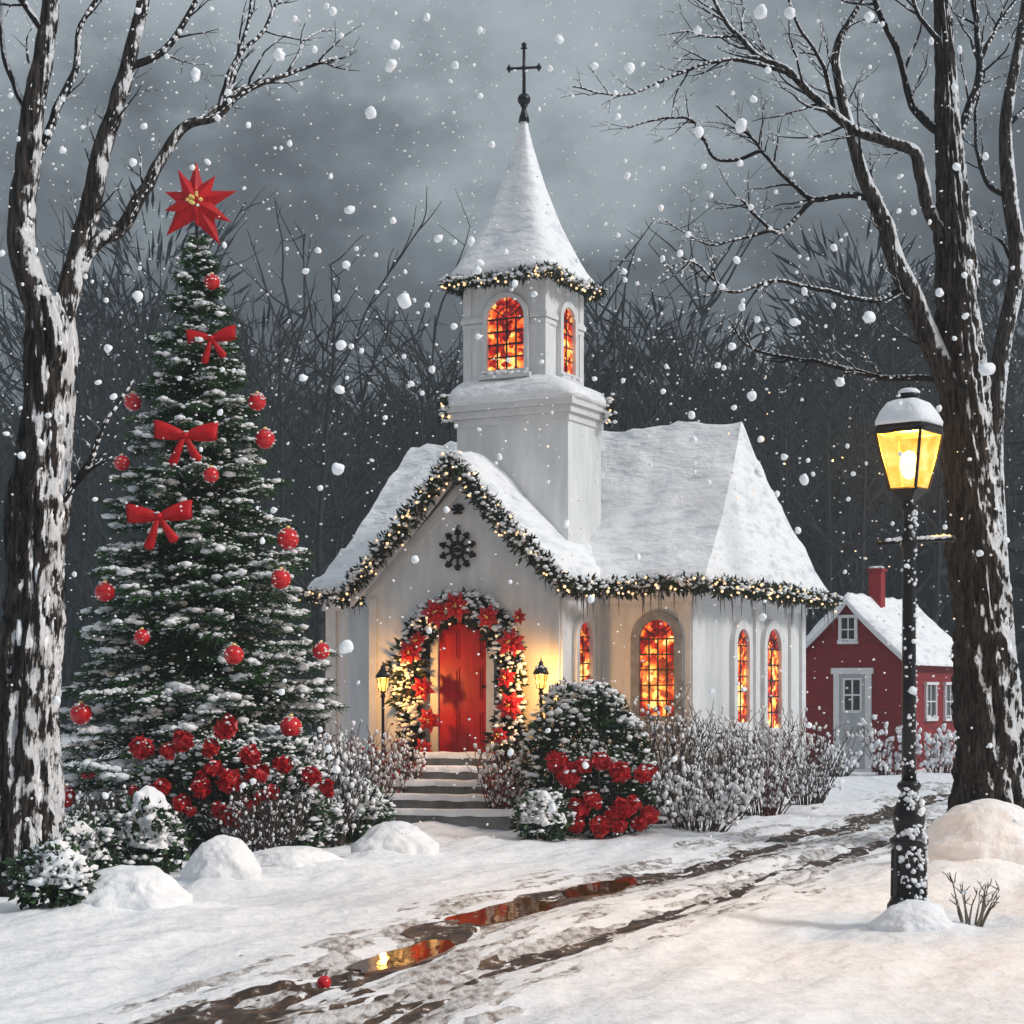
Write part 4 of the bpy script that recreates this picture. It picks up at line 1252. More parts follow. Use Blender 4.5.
bare_tree('large bare tree with snow-caked forked trunk at the left edge', 16.3,
          [(10, 892, 74), (20, 800, 66), (30, 650, 58), (40, 500, 52), (48, 400, 46), (52, 345, 48), (46, 300, 34)],
          [(-.2, [(50, 335), (34, 290), (22, 235), (30, 150), (40, 70), (50, 0), (58, -60)], 34, 13, 4, .5),
           (.4, [(30, 190), (62, 100), (76, 70), (80, 25), (106, -20)], 10, 4, 3, .4),
           (.2, [(26, 120), (6, 65), (0, 0), (-5, -40)], 7, 3, 2, .4),
           (-.3, [(40, 30), (20, 0), (5, -20)], 8, 4, 2, .4),
           (.3, [(56, 350), (70, 290), (86, 230), (104, 150), (122, 80), (140, 15), (156, -50)], 27, 10, 6, .5),
           (.2, [(128, 70), (165, 48), (188, 12), (205, -25)], 9, 4, 3, .35),
           (.5, [(66, 285), (96, 245), (124, 226), (150, 178), (182, 131), (218, 114), (242, 94), (282, 76), (336, 56)], 17, 3, 9, .45),
           (.4, [(219, 112), (236, 58), (262, 30), (284, -10)], 6, 3, 3, .3),
           (.4, [(222, 104), (243, 40), (252, -15)], 5, 3, 2, .3),
           (.5, [(288, 76), (304, 40), (322, 28)], 3.5, 1.5, 3, .2),
           (.6, [(180, 132), (215, 108), (240, 88), (262, 82)], 5, 1.5, 3, .2),
           (-.2, [(36, 500), (64, 498), (84, 466), (104, 428), (130, 382)], 9, 2.5, 3, .25),
           (-.2, [(72, 490), (92, 470), (110, 460)], 5, 2, 1, .15)], twig=(1.5, 1.5), snow_k=.75)
bare_tree('tallest bare tree with thick snowy trunk behind the street lamp', 21.6,
          [(992, 845, 72), (990, 780, 66), (984, 650, 56), (976, 540, 50), (968, 440, 46), (961, 340, 40), (954, 240, 34), (949, 150, 26), (945, 60, 18), (940, -40, 13)],
          [(-.3, [(974, 470), (948, 385), (922, 320), (896, 262), (880, 215), (866, 180), (850, 130), (836, 60), (850, 20), (872, -10)], 27, 3, 8, .6),
           (-.5, [(952, 245), (930, 215), (921, 175), (915, 152), (880, 140), (850, 126), (818, 100), (788, 72), (760, 56), (735, 32), (710, -5)], 15, 3.5, 12, .6),
           (-.5, [(790, 74), (750, 62), (710, 62), (670, 78), (622, 95), (572, 86)], 5, 1.5, 7, .35),
           (-.3, [(738, 34), (705, 36), (680, 32)], 3.5, 1.5, 3, .25),
           (-.3, [(834, 112), (822, 60), (800, 30), (785, -10)], 5, 2, 4, .35),
           (.3, [(872, 198), (845, 196), (815, 200), (790, 182), (768, 158), (748, 135), (716, 105)], 7, 1.8, 7, .4),
           (.3, [(752, 158), (718, 160), (695, 122), (660, 120), (625, 128)], 4, 1.4, 5, .3),
           (-.2, [(812, 200), (775, 232), (742, 203), (735, 200)], 5, 1.5, 4, .3),
           (-.2, [(772, 232), (735, 240), (710, 245), (664, 222)], 3.5, 1.2, 4, .25),
           (.6, [(930, 388), (880, 376), (835, 366), (790, 358), (748, 346), (728, 320)], 7, 1.5, 8, .35),
           (-.6, [(905, 285), (870, 300), (822, 290), (775, 282), (730, 290), (690, 262), (660, 278)], 6, 1.3, 8, .35),
           (.4, [(944, 140), (915, 108), (900, 60), (878, 10), (865, -30)], 10, 4, 5, .5),
           (.2, [(950, 160), (975, 90), (978, 40), (966, -30)], 10, 4, 4, .5),
           (.3, [(972, 60), (995, 30), (1020, -5)], 5, 2, 3, .4),
           (-.3, [(948, 45), (925, 22), (905, -20)], 6, 3, 2, .4)], twig=(2.0, 1.9), snow_k=1.1)
bare_tree('slender snowy tree behind the tall tree at the right edge', 25.5,
          [(1024, 858, 26), (1010, 700, 22), (998, 560, 20), (994, 440, 18), (1002, 350, 17), (1017, 265, 16), (1009, 190, 15), (1006, 120, 12), (1020, 40, 9), (1030, -40, 6)],
          [(.2, [(1008, 200), (985, 180), (975, 130), (985, 70)], 7, 2, 4, .5),
           (.2, [(1015, 270), (1000, 240), (978, 225)], 5, 2, 3, .4),
           (.2, [(1006, 130), (1030, 100), (1050, 40)], 6, 2, 3, .5)], twig=(1.6, 1.5), snow_k=1.2, sides=20, bark=.12, flare=.3)

# bare trees standing in the mist behind
def far_tree(px, Y, h, label, spread=1.0):
    x = (px - CX) * Y / F; zg_ = float(gbase(np.array([x]), np.array([Y]))[0]); b = np.array([x, Y, zg_ - .1])
    t = thing('distant_tree', label, 'tree', (x, Y, zg_), 'bare trees standing in the mist')
    mb = MB(); q = wander(b, np.array([rng.normal() * .05, 0, 1.0]), h * .9, .6, .03, .02); rr = np.linspace(h * .010, .02, len(q)); tube(mb, q, rr, 7)
    build(mb, 'trunk', M['bark_far'], t); mb = MB(); sn = []
    for k in range(16):
        i = int(len(q) * random.uniform(.25, .92)); a = random.uniform(0, 6.28); d = np.array([math.cos(a), math.sin(a) * .6, random.uniform(.5, 1.3)])
        l = h * random.uniform(.16, .36) * spread; w_ = wander(q[i], d, l, .35, .10, .04); r_ = np.linspace(rr[i] * .55, .02, len(w_)); tube(mb, w_, r_, 5, cap=False)
        for _ in range(7):
            j = random.randint(1, len(w_) - 1); d2 = d + rng.normal(size=3) * .7; e = wander(w_[j], d2, l * random.uniform(.2, .5), .3, .15, .05); tube(mb, e, np.linspace(.022, .008, len(e)), 4, cap=False)
    build(mb, 'branches', M['bark_far'], t)


for px, Y, h, lab in ((325, 48, 13.5, 'misty bare tree between the christmas tree and the steeple'), (410, 58, 14, 'misty bare tree just left of the church tower'), (285, 60, 16, 'misty bare tree behind the right side of the christmas tree'),
                      (640, 55, 12, 'misty bare tree right above the nave ridge'), (715, 62, 15, 'misty bare tree above the right end of the nave roof'), (800, 50, 12, 'misty bare tree left of the lamp above the red house'), (845, 60, 15, 'misty bare tree just left of the street lantern'), (140, 55, 15, 'misty bare tree behind the left side of the christmas tree'), (935, 52, 12, 'misty bare tree behind the red house beside the lamp pole')):
    far_tree(px, Y, h, lab)

# far wood, one dark mass
mb = MB()
for k in range(330):
    Y = rng.uniform(68, 105); x = rng.uniform(-.42, .42) * Y; zg_ = float(gbase(np.array([x]), np.array([Y]))[0])
    hgt = rng.uniform(9, 19) * (1.0 if abs(x) > 2 else .9); b = np.array([x, Y, zg_ - .2])
    if k % 12 == 0:      # a few conifers: drooping sprays round a stem
        n = 200; tt = rng.random(n) ** .8; r = (1 - tt) * hgt * .17 + .15; a = rng.uniform(0, 6.28, n)
        pos = b + np.stack([np.cos(a) * r * .25, np.sin(a) * r * .25, .6 + tt * (hgt - .6)], -1)
        d = np.stack([np.cos(a), np.sin(a), rng.uniform(-.7, -.05, n)], -1)
        leaves(mb, pos, d, r * rng.uniform(.7, 1.15, n), wide=.9)
        tube(mb, [b, b + [0, 0, hgt]], [.16, .03], 5)
    else:
        q = wander(b, np.array([rng.normal() * .06, 0, 1.0]), hgt, 1.2, .04, .02); tube(mb, q, np.linspace(.17, .03, len(q)), 5)
        for _ in range(18):
            i = int(len(q) * random.uniform(.25, .97)); d = np.array([rng.normal(), rng.normal() * .5, 1.0]); e = wander(q[i], d, hgt * random.uniform(.12, .3), .8, .12, .05); tube(mb, e, np.linspace(.06, .015, len(e)), 4, cap=False)
            for _ in range(4):
                j = random.randint(1, len(e) - 1); tube(mb, [e[j], e[j] + rng.normal(size=3) * .5 + [0, 0, .5]], [.022, .01], 3, cap=False)
for k in range(190):
    Y = rng.uniform(106, 132); x = rng.uniform(-.40, .40) * Y; zg_ = float(gbase(np.array([x]), np.array([Y]))[0]); b = np.array([x, Y, zg_])
    hgt = rng.uniform(14, 25) * (.92 + .9 * float(vnoise(x * .09, 3.0, 2))); n = 760; tt = rng.random(n); w_ = (np.sqrt(np.clip(tt * (1.05 - tt), 0, 1)) * .40 + .02) * hgt * rng.uniform(.4, 1, n); a = rng.uniform(0, 6.28, n)
    leaves(mb, b + np.stack([np.cos(a) * w_, np.sin(a) * w_, .3 + tt * hgt], -1), np.stack([np.cos(a) * .5, np.sin(a) * .5, rng.uniform(.1, 1.0, n)], -1), rng.uniform(.6, 2.4, n), wide=.13)
M['wood'] = simple('far_wood', (.010, .013, .014), (.022, .026, .026), .3, .9, 0)
tag(build(mb, 'distant_woods', M['wood'], smooth=False), 'dark misty woods closing off the view behind the church', 'woods', kind='stuff')

# ------------------------------------------------------------------ christmas tree
Yx = 22.4; kx = Yx / F
cx_ = (198 - CX) * kx; zgx = g1(cx_, Yx)
xt = thing('christmas_tree', 'tall snow laden green christmas tree beside the church', 'christmas tree', (cx_, Yx, zgx))
Ht = P(0, 240, Yx)[2] - zgx; Rm = 2.22
def RX(z): return Rm * np.clip(1 - z / Ht, 0, 1) ** .86 + .04
mb = MB(); tube(mb, [[cx_, Yx, zgx - .2], [cx_ + .02, Yx, zgx + 3], [cx_, Yx, zgx + Ht]], [.15, .09, .012], 12); build(mb, 'trunk', M['twig'], xt)
mbN, mbS, mbB = MB(), MB(), MB()
tiers = []; z = .25
while z < Ht - .1:
    tiers.append(z); z += .17 + .27 * (1 - z / Ht)
for tz in tiers:
    fr_ = 1 - tz / Ht; nb = int(10 + 27 * fr_)
    ph = random.uniform(0, 6.28)
    for b in range(nb):
        if rng.random() < .10: continue
        zb_ = tz + rng.normal() * .12; az = ph + 6.283 * b / nb + rng.normal() * .12
        L_ = float(RX(max(.05, zb_))) * rng.choice([rng.uniform(.86, 1.08), rng.uniform(.62, 1.16)]); dr = np.array([math.cos(az), math.sin(az), 0]); la = np.array([-math.sin(az), math.cos(az), 0])
        if L_ < .05: continue
        dro = rng.uniform(.30, .72); 
        path = lambda t: (np.array([cx_, Yx, zgx + zb_])[None] + np.outer(L_ * t, dr) + np.outer(-dro * L_ * t + .22 * L_ * t ** 2 + .10 * t, [0, 0, 1]))
        tt = np.linspace(.02, 1, 9); tube(mbB, path(tt), np.linspace(.012 + .012 * fr_, .004, 9), 5, cap=False)
        m = int(80 + 290 * L_); t = rng.random(m) ** .75
        wl = (1 - t * .92) * .30 * L_ + .035; lat = rng.uniform(-1, 1, m) * wl
        pos = path(t) + lat[:, None] * la - np.outer(np.abs(lat) * .25, [0, 0, 1]) + rng.normal(size=(m, 3)) * .018
        d = dr[None] * rng.uniform(.3, 1.1, m)[:, None] + la[None] * (np.sign(lat) * rng.uniform(.1, .9, m))[:, None] + rng.normal(size=(m, 3)) * .36 + [0, 0, -.22]
        needles(mbN, pos, d, rng.uniform(.07, .15, m), rng.uniform(.007, .012, m))
        m = int((7 + 24 * L_) * rng.uniform(.3, 1.5)); t = 1 - np.abs(rng.normal(size=m)) * .26; t = np.clip(t, .2, 1.02)
        lat = rng.normal(size=m) * ((1 - t) * .22 * L_ + .04)
        pos = path(t) + lat[:, None] * la + [0, 0, .025] - np.outer(np.abs(lat) * .2, [0, 0, 1])
        big = rng.random(m) < .11
        s = np.where(big, rng.uniform(.05, .10, m), rng.uniform(.014, .045, m)) * (.65 + .35 * fr_)
        blobs(mbS, pos, s, .62, long=1.7)
        m = int(16 * L_ + 4); t = rng.uniform(.3, 1.03, m); lat = rng.normal(size=m) * ((1 - t) * .30 * L_ + .05)
        blobs(mbS, path(t) + lat[:, None] * la + rng.normal(size=(m, 3)) * .03 - np.outer(np.abs(lat) * .2, [0, 0, 1]), rng.uniform(.008, .019, m), .7, long=2.2)
build(mbN, 'foliage', M['needle'], xt, smooth=False)
build(mbB, 'boughs', M['twig'], xt)
build(mbS, 'snow', M['snow'], xt)


def on_tree(px, py, out=.98):
    """point on the tree's outside towards the viewer, at that height and side"""
    z = P(px, py, Yx)[2] - zgx; r = float(RX(z)); dx = (px - CX) * kx - cx_
    dy = -math.sqrt(max(.05 * r * r, (r * out) ** 2 - dx * dx)); Y = Yx + dy
    return P(px, py, Y), Y


BAUB = [(212, 282, 8, 'topmost red bauble on the christmas tree, under the star'), (133, 402, 9, 'red bauble high on the left edge of the christmas tree'), (257, 402, 9, 'upper of two close red baubles on the tree\'s right edge'),
        (265, 439, 10, 'lower of two close red baubles on the tree\'s right edge'), (122, 463, 8, 'red bauble on the tree\'s left edge level with the middle bow'), (211, 475, 8, 'red bauble just right below the middle red bow'),
        (288, 539, 11, 'large red bauble on the right edge, level with the lowest bow'), (281, 579, 10, 'red bauble just below the large one on the right edge'), (105, 592, 10, 'red bauble at the left edge below the lowest bow'),
        (142, 637, 8, 'small red bauble at mid-left in the lower tree'), (234, 655, 10, 'red bauble in the centre right of the lower tree'), (321, 651, 9, 'red bauble at the far right bough tip near the church wall'),
        (81, 714, 11, 'frosted red bauble at lower left beside the bare trunk'), (291, 727, 11, 'red bauble at lower right above the red flower bush'), (88, 770, 9, 'red bauble low on the left, between two others'), (65, 797, 11, 'lowest red bauble at the left foot of the christmas tree')]
for px, py, r, lab in BAUB:
    c, Y = on_tree(px, py, 1.02); r_ = r * Y / F
    t = thing('bauble', lab, 'bauble', c + [0, 0, r_], 'red baubles on the christmas tree')
    mb = MB(); blobs(mb, [c], r_, 1, tpl=ICO3, jit=.0, long=1.001); build(mb, 'ball', M['bauble'], t)
    mb = MB(); lathe(mb, c + [0, 0, r_ * .95], [(r_ * .22, 0), (r_ * .2, r_ * .22), (r_ * .05, r_ * .26)], 10); build(mb, 'cap', M['gold'], t)
    mb = MB(); n = 16; d = rng.normal(size=(n, 3)); d[:, 1] = -np.abs(d[:, 1]) * .7; d[:, 2] += .5; d /= np.linalg.norm(d, axis=1)[:, None]; blobs(mb, c + d * r_, rng.uniform(.08, .2, n) * r_, .6); build(mb, 'frost', M['frost'], t)


def ribbon(mb, line, width, wdir, thick=.012):
    line = np.asarray(line, float); n = len(line); width = np.broadcast_to(width, (n,)); wdir = np.asarray(wdir, float)
    tn = np.gradient(line, axis=0); tn /= np.linalg.norm(tn, axis=1)[:, None]
    w = wdir[None] - tn * (tn @ wdir)[:, None]; w /= np.linalg.norm(w, axis=1)[:, None]; nn = np.cross(tn, w)
    r = [line + w * width[:, None] / 2 + nn * thick / 2, line - w * width[:, None] / 2 + nn * thick / 2, line - w * width[:, None] / 2 - nn * thick / 2, line + w * width[:, None] / 2 - nn * thick / 2]
    V = np.stack(r, 1).reshape(-1, 3); f = []
    for i in range(n - 1):
        for j in range(4): f.append((4 * i + j, 4 * i + (j + 1) % 4, 4 * i + 4 + (j + 1) % 4, 4 * i + 4 + j))
    f += [(0, 3, 2, 1), (4 * n - 4, 4 * n - 3, 4 * n - 2, 4 * n - 1)]
    mb.add(V, f)


def bow(c, s, label, tilt=0.0, name='bow'):
    t = thing(name, label, 'bow', c, 'red bows on the christmas tree')
    def B(x, y, z): 
        x, z = x * math.cos(tilt) - z * math.sin(tilt), x * math.sin(tilt) + z * math.cos(tilt); return np.array(c) + np.array([x, y, z]) * s
    for sg in (-1, 1):
        mb = MB()
        # loop: a puffed, flaring closed band
        n = 26; a = np.linspace(0, 2 * math.pi, n); 
        x = sg * (.50 * (1 - np.cos(a))) * 1.0; y = -.16 * np.sin(a) - .06; z = .10 * (1 - np.cos(a)) * .9 + .05 * np.sin(a)
        w_ = .14 + .42 * ((1 - np.cos(a)) / 2) ** .9
        ribbon(mb, np.array([B(x[i], y[i], z[i]) for i in range(n)]), w_ * s, np.array([-math.sin(tilt) * 1.0 + sg * .12, 0, math.cos(tilt)]), .02 * s)
        build(mb, 'loop', M['red_cloth'], t)
        mb = MB(); k = np.linspace(0, 1, 12); tl = 1.05 if sg < 0 else .85
        ribbon(mb, np.array([B(sg * (.03 + .42 * q ** 1.2), -.10 - .08 * math.sin(q * 5), -.95 * tl * q) for q in k]), (.13 + .22 * k) * s * np.where(k > .95, .35, 1), np.array([1, 0, .35 * sg]), .02 * s)
        build(mb, 'tail', M['red_cloth'], t)
    mb = MB(); blobs(mb, [B(0, -.13, .02)], .105 * s, 1.1, tpl=ICO2, jit=.04, long=1.1); build(mb, 'knot', M['red_cloth'], t)
    mb = MB(); blobs(mb, [B(random.uniform(-.1, .1), -.2, .12) for _ in range(3)], .05 * s, .6); build(mb, 'snow', M['snow'], t)


for px, py, w, lab, tl in ((212, 339, 24, 'highest red ribbon bow on the christmas tree', .1), (186, 436, 31, 'middle red ribbon bow on the christmas tree', -.04), (160, 517, 32, 'lowest and largest red ribbon bow on the christmas tree', .06)):
    c, Y = on_tree(px, py, 1.16); bow(c, w * Y / F, lab, tl)

# star on the top
sc_ = P(196, 203, Yx)
star = thing('tree_star', 'big red pointed star on top of the christmas tree', 'star', sc_ - [0, 0, .5])
tips = [(0, -42, 9), (20, -27, 9), (41, -12, 9), (36, 20, 8), (24, 42, 11), (2, 24, 9), (-30, 33, 11), (-31, 8, 9), (-31, -11, 9), (-18, -33, 8)]
for i, (x, y, w) in enumerate(tips):
    d = np.array([x, 0, -y]) * kx; l = np.linalg.norm(d); d /= l; s = np.array([-d[2], 0, d[0]]); yb = -.03 * (i % 2)
    wq = w * kx * .95; mb = MB(); c = sc_ + [0, yb, 0]
    v = [c, c + d * l * .33 + s * wq, c + d * l, c + d * l * .33 - s * wq, c + d * l * .30 + [0, -.075, 0], c + d * l * .30 + [0, .075, 0], c + [0, -.09, 0], c + [0, .05, 0]]
    mb.add(v, [(6, 4, 1), (4, 2, 1), (6, 3, 4), (4, 3, 2), (7, 1, 5), (5, 1, 2), (7, 5, 3), (5, 2, 3), (6, 1, 7), (6, 7, 3)]); build(mb, 'star_point', M['red_cloth'], star, smooth=False)
mb = MB(); n = 12; blobs(mb, sc_ + np.stack([rng.normal(size=n) * .045, np.full(n, -.14), rng.normal(size=n) * .045], -1), .022, 1.2); build(mb, 'star_centre', M['gold'], star)
mb = MB(); tube(mb, [sc_ - [0, -.03, .6], sc_ - [0, -.03, 0]], .018, 6); build(mb, 'stem', M['twig'], star)

# ------------------------------------------------------------------ shrubs
def rosebloom(mb, c, r):
    """full ruffled bloom: a dark heart under many small overlapping petals"""
    blobs(mb, [c], r * .62, .95, tpl=ICO2, jit=.05, long=1.05)
    n = 46; d = rng.normal(size=(n, 3)); d[:, 1] -= .35; d /= np.linalg.norm(d, axis=1)[:, None]
    t = np.cross(d, rng.normal(size=(n, 3))); t /= np.linalg.norm(t, axis=1)[:, None]
    x = t * .85 + d * .45; x /= np.linalg.norm(x, axis=1)[:, None]; y = np.cross(d, x); y /= np.linalg.norm(y, axis=1)[:, None]; z = np.cross(x, y)
    k = r * rng.uniform(.62, .95, n); Mx = np.stack([x, y * 1.7, z], -1) * k[:, None, None]
    tv = LEAF[0] * np.array([1, 1, 2.2]) - [.35, 0, 0]
    scatter(mb, tv, LEAF[1], Mx, c + d * (r * .66) * np.array([1, .85, .95]))


def ell_pts(c, rx, ry, rz, n, shell=.55):
    d = rng.normal(size=(n, 3)); d /= np.linalg.norm(d, axis=1)[:, None]; d[:, 2] = np.where(d[:, 2] < -.8, -d[:, 2], d[:, 2])
    k = rng.uniform(shell, 1.0, n) * (1 + .35 * vnoise(d[:, 0] * 2.4 + c[0] * 3, d[:, 2] * 2.4 + d[:, 1] * 2, 7))
    return c + d * np.array([rx, ry, rz]) * k[:, None], d


def leafy(name, label, px, py, wpx, hpx, Y, nleaf=2200, nsnow=380, blooms=(), leaf=.10, group='snowy shrubs', snows=(.02, .05), ry=None, cat='shrub', cap=0):
    b = P(px, py, Y); b[2] = g1(b[0], b[1]); k = Y / F; rx, rz = wpx / 2 * k, hpx * k; ry = ry or rx * .8
    t = thing(name, label, cat, b, group)
    mb = MB()
    for _ in range(14):
        d = np.array([rng.normal() * rx * .5, rng.normal() * ry * .5, rz * random.uniform(.5, .9)]); tube(mb, [b - [0, 0, .05], b + d * .5 + rng.normal(size=3) * .03, b + d], [.018, .012, .005], 5)
    build(mb, 'stems', M['twig'], t)
    c = b + [0, 0, rz * .42]; mb = MB()
    pos, d = ell_pts(c, rx * .95, ry * .95, rz * .58, nleaf); pos[:, 2] = np.maximum(pos[:, 2], b[2] + .02)
    leaves(mb, pos, d + rng.normal(size=d.shape) * .7, rng.uniform(.6, 1.2, nleaf) * leaf, wide=1.1); build(mb, 'foliage', M['shrub'], t, smooth=False)
    mb = MB(); pos, d = ell_pts(c, rx, ry, rz * .62, int(nsnow * 2.6), .84)
    kq = (d[:, 2] > -.45) & (vnoise(d[:, 0] * 3.2 + px, d[:, 2] * 4 + d[:, 1] * 3, 3) + .30 * d[:, 2] + rng.normal(size=len(d)) * .16 > -.05)
    ns = kq.sum(); blobs(mb, pos[kq], snows[0] * .45 + (snows[1] - snows[0] * .45) * rng.random(ns) ** 2.2, .62, long=1.8, jit=.2)
    if cap:
        v, f = ico(5); up = np.clip(v[:, 2], -.12, 1)
        kk = 1 + .42 * fbm(v[:, 0] * 1.9 + px, v[:, 1] * 1.9 + v[:, 2], 7, 4) + .10 * fbm(v[:, 0] * 6, v[:, 2] * 6 + v[:, 1] * 5, 2, 3)
        mb.add(c + np.stack([v[:, 0] * rx * .80 * kk, v[:, 1] * ry * .80 * kk, rz * .24 + up * rz * .42 * kk - .25 * rz * (v[:, 0] ** 2 + v[:, 1] ** 2)], -1), f)
    build(mb, 'snow', M['snow'], t)
    extra = [(x + random.uniform(-13, 13), y + random.uniform(-10, 10), random.uniform(4.5, 7)) for x, y, q in blooms]
    for (x, y, r) in list(blooms) + extra:
        dxp = (x - px) / (wpx / 2 + 6); Yb = Y - ry * math.sqrt(max(.05, 1 - min(1, dxp * dxp))) - .03
        mb = MB(); rosebloom(mb, P(x, y, Yb), r * Yb / F * 1.12); bo = build(mb, 'bloom', M['bloom'], t, smooth=False)
        if random.random() < .6:
            mb = MB(); rr_ = r * Yb / F; blobs(mb, [P(x, y, Yb) + np.array([random.uniform(-.5, .5), -.55, random.uniform(.35, .75)]) * rr_ for _ in range(3)], rng.uniform(.10, .24, 3) * rr_, .6); build(mb, 'snow', M['snow'], bo)
    return t


BL1 = [(142, 748, 12), (168, 751, 9), (184, 741, 11), (211, 747, 9), (226, 729, 12), (250, 755, 11), (258, 773, 12), (283, 764, 10), (214, 768, 9), (230, 781, 13), (201, 788, 11), (271, 793, 9), (182, 803, 10), (162, 787, 9), (133, 791, 6), (166, 817, 8), (219, 808, 8), (233, 815, 12), (246, 806, 8), (310, 776, 10), (327, 786, 8)]
leafy('flower_bush', 'wide bush of round red blooms at the foot of the christmas tree', 228, 846, 226, 124, 20.3, 3600, 560, BL1, .10, 'red flower bushes', cat='flower bush', ry=.55)
BL2 = [(557, 762, 12), (569, 777, 12), (584, 765, 9), (600, 761, 10), (620, 772, 11), (644, 774, 10), (579, 809, 11), (592, 799, 9), (577, 825, 9), (600, 827, 11), (622, 809, 12), (634, 804, 9), (649, 815, 10), (619, 825, 9), (640, 823, 8)]
leafy('flower_bush', 'low bush with two bands of red blooms right of the steps', 606, 832, 108, 84, 23.0, 2000, 150, BL2, .10, 'red flower bushes', cat='flower bush', ry=.42)
leafy('snowy_shrub', 'large rounded dark shrub thick with snow right of the steps', 585, 822, 142, 140, 24.3, 4200, 760, (), .12, snows=(.025, .06), ry=.8)
leafy('snowy_shrub', 'small shrub capped with snow at the right foot of the steps', 543, 836, 62, 46, 22.4, 900, 150, (), .09, cap=16)
leafy('snowy_shrub', 'green shrub with a snow cap left of the steps', 352, 842, 84, 66, 21.7, 1500, 260, (), .10, cap=18)
leafy('snowy_shrub', 'low leafy shrub with snow at the left of the flower bush', 296, 850, 70, 58, 20.3, 700, 200, (), .08)
leafy('snowy_shrub', 'dark shrub half buried in snow right beside the left tree trunk', 74, 888, 92, 60, 17.6, 1300, 180, (), .10, cap=26)
leafy('snowy_shrub', 'rounded snow capped shrub below the christmas tree', 146, 884, 92, 74, 18.0, 1500, 200, (), .10, cap=30)
leafy('snowy_shrub', 'green leaved shrub nearest the viewer at the lower left corner', 56, 926, 90, 58, 14.6, 1500, 130, (), .08, cap=8)


def twiggy(label, px, py, wpx, hpx, Y, n=46, snow=260, mat='twig', berries=0, group='bare twiggy bushes', name='twig_bush', up=.03, snows=(.012, .036)):
    b = P(px, py, Y); b[2] = g1(b[0], b[1]); k = Y / F; rx, rz = wpx / 2 * k, hpx * k
    t = thing(name, label, 'bush', b, group); mb = MB(); al = []
    for _ in range(n):
        a = random.uniform(0, 6.28); q = math.sqrt(random.random()); p0 = b + [math.cos(a) * q * rx * .45, math.sin(a) * q * rx * .3, -.04]
        d = np.array([math.cos(a) * q * rx * .75, math.sin(a) * q * rx * .5, rz * random.uniform(.65, 1.0)]); l = np.linalg.norm(d)
        w_ = wander(p0, d, l, .09, .09, up); tube(mb, w_, np.linspace(.010, .004, len(w_)), 4, cap=False); al.append(w_[2:])
        for _ in range(4):
            j = random.randint(2, len(w_) - 1); e = wander(w_[j], d / l + rng.normal(size=3) * .5, l * random.uniform(.15, .35), .07, .15, up); tube(mb, e, np.linspace(.006, .003, len(e)), 4, cap=False); al.append(e)
    build(mb, 'stems', M[mat], t); al = np.vstack(al)
    mb = MB(); i = rng.integers(0, len(al), snow); s = rng.uniform(*snows, snow)
    Mx = rand_rot(snow) * (np.stack([s * 1.0, s * .8, s * .8], -1))[:, None, :]; Mx = np.einsum('ij,njk->nik', np.diag([1, 1, 1.35]), Mx)
    scatter(mb, ICO1[0], ICO1[1], Mx, al[i] + [0, -.01, .01], 0, .15); build(mb, 'snow', M['snow'], t)
    if berries:
        mb = MB(); i = rng.integers(0, len(al), berries); blobs(mb, al[i] + rng.normal(size=(berries, 3)) * .02, rng.uniform(.012, .022, berries), 1, jit=.03, long=1.1); build(mb, 'berries', M['berry'], t)
    return t


twiggy('tall twiggy bush in front of the arched nave window', 668, 822, 80, 130, 24.6, 60, 420)
twiggy('broad frosted bush at the right front corner of the church', 718, 820, 92, 104, 25.2, 64, 560)
twiggy('frosted bush below the pair of narrow windows', 762, 812, 92, 96, 26.8, 60, 520, 'twig_red')
twiggy('frosted bush at the far right end of the church wall', 806, 808, 70, 84, 28.6, 48, 420)
twiggy('low frosted bush spreading in front of the church corner', 700, 832, 110, 60, 23.6, 60, 480, snows=(.018, .045))
twiggy('berried bush in the left corner beside the steps', 366, 826, 66, 96, 24.8, 52, 420, 'twig_red', 160, 'berried bushes by the steps', 'berry_bush')
twiggy('berried bush hugging the left edge of the steps', 404, 822, 34, 86, 25.2, 30, 170, 'twig_red', 120, 'berried bushes by the steps', 'berry_bush')
twiggy('berried bush hugging the right edge of the steps', 503, 824, 40, 88, 24.5, 36, 240, 'twig_red', 130, 'berried bushes by the steps', 'berry_bush')
twiggy('snowy twigs under the christmas tree at its right foot', 322, 846, 96, 116, 21.2, 52, 420, 'twig', 0, snows=(.014, .04))
twiggy('fan of frosted stalks in front of the red blooms', 262, 858, 92, 80, 19.4, 54, 240, snows=(.010, .024))
twiggy('fan of frosted stalks left of the red blooms', 104, 850, 66, 74, 19.6, 44, 160, snows=(.010, .024))
twiggy('small snowy bush in front of the red house door', 838, 778, 46, 30, 39.2, 34, 160, snows=(.03, .07))
twiggy('snowy reddish bush at the corner of the red house', 888, 777, 56, 52, 39.4, 40, 200, 'twig_red', snows=(.03, .07))
twiggy('snowy reddish bush under the side windows of the red house', 940, 776, 56, 46, 39.8, 40, 200, 'twig_red', snows=(.03, .075))
twiggy('sparse dry weed poking from the snow right of the lamp', 972, 922, 60, 46, 13.9, 12, 40, 'gold_leaf', 0, 'dry weeds', 'dry_weed', snows=(.006, .014))

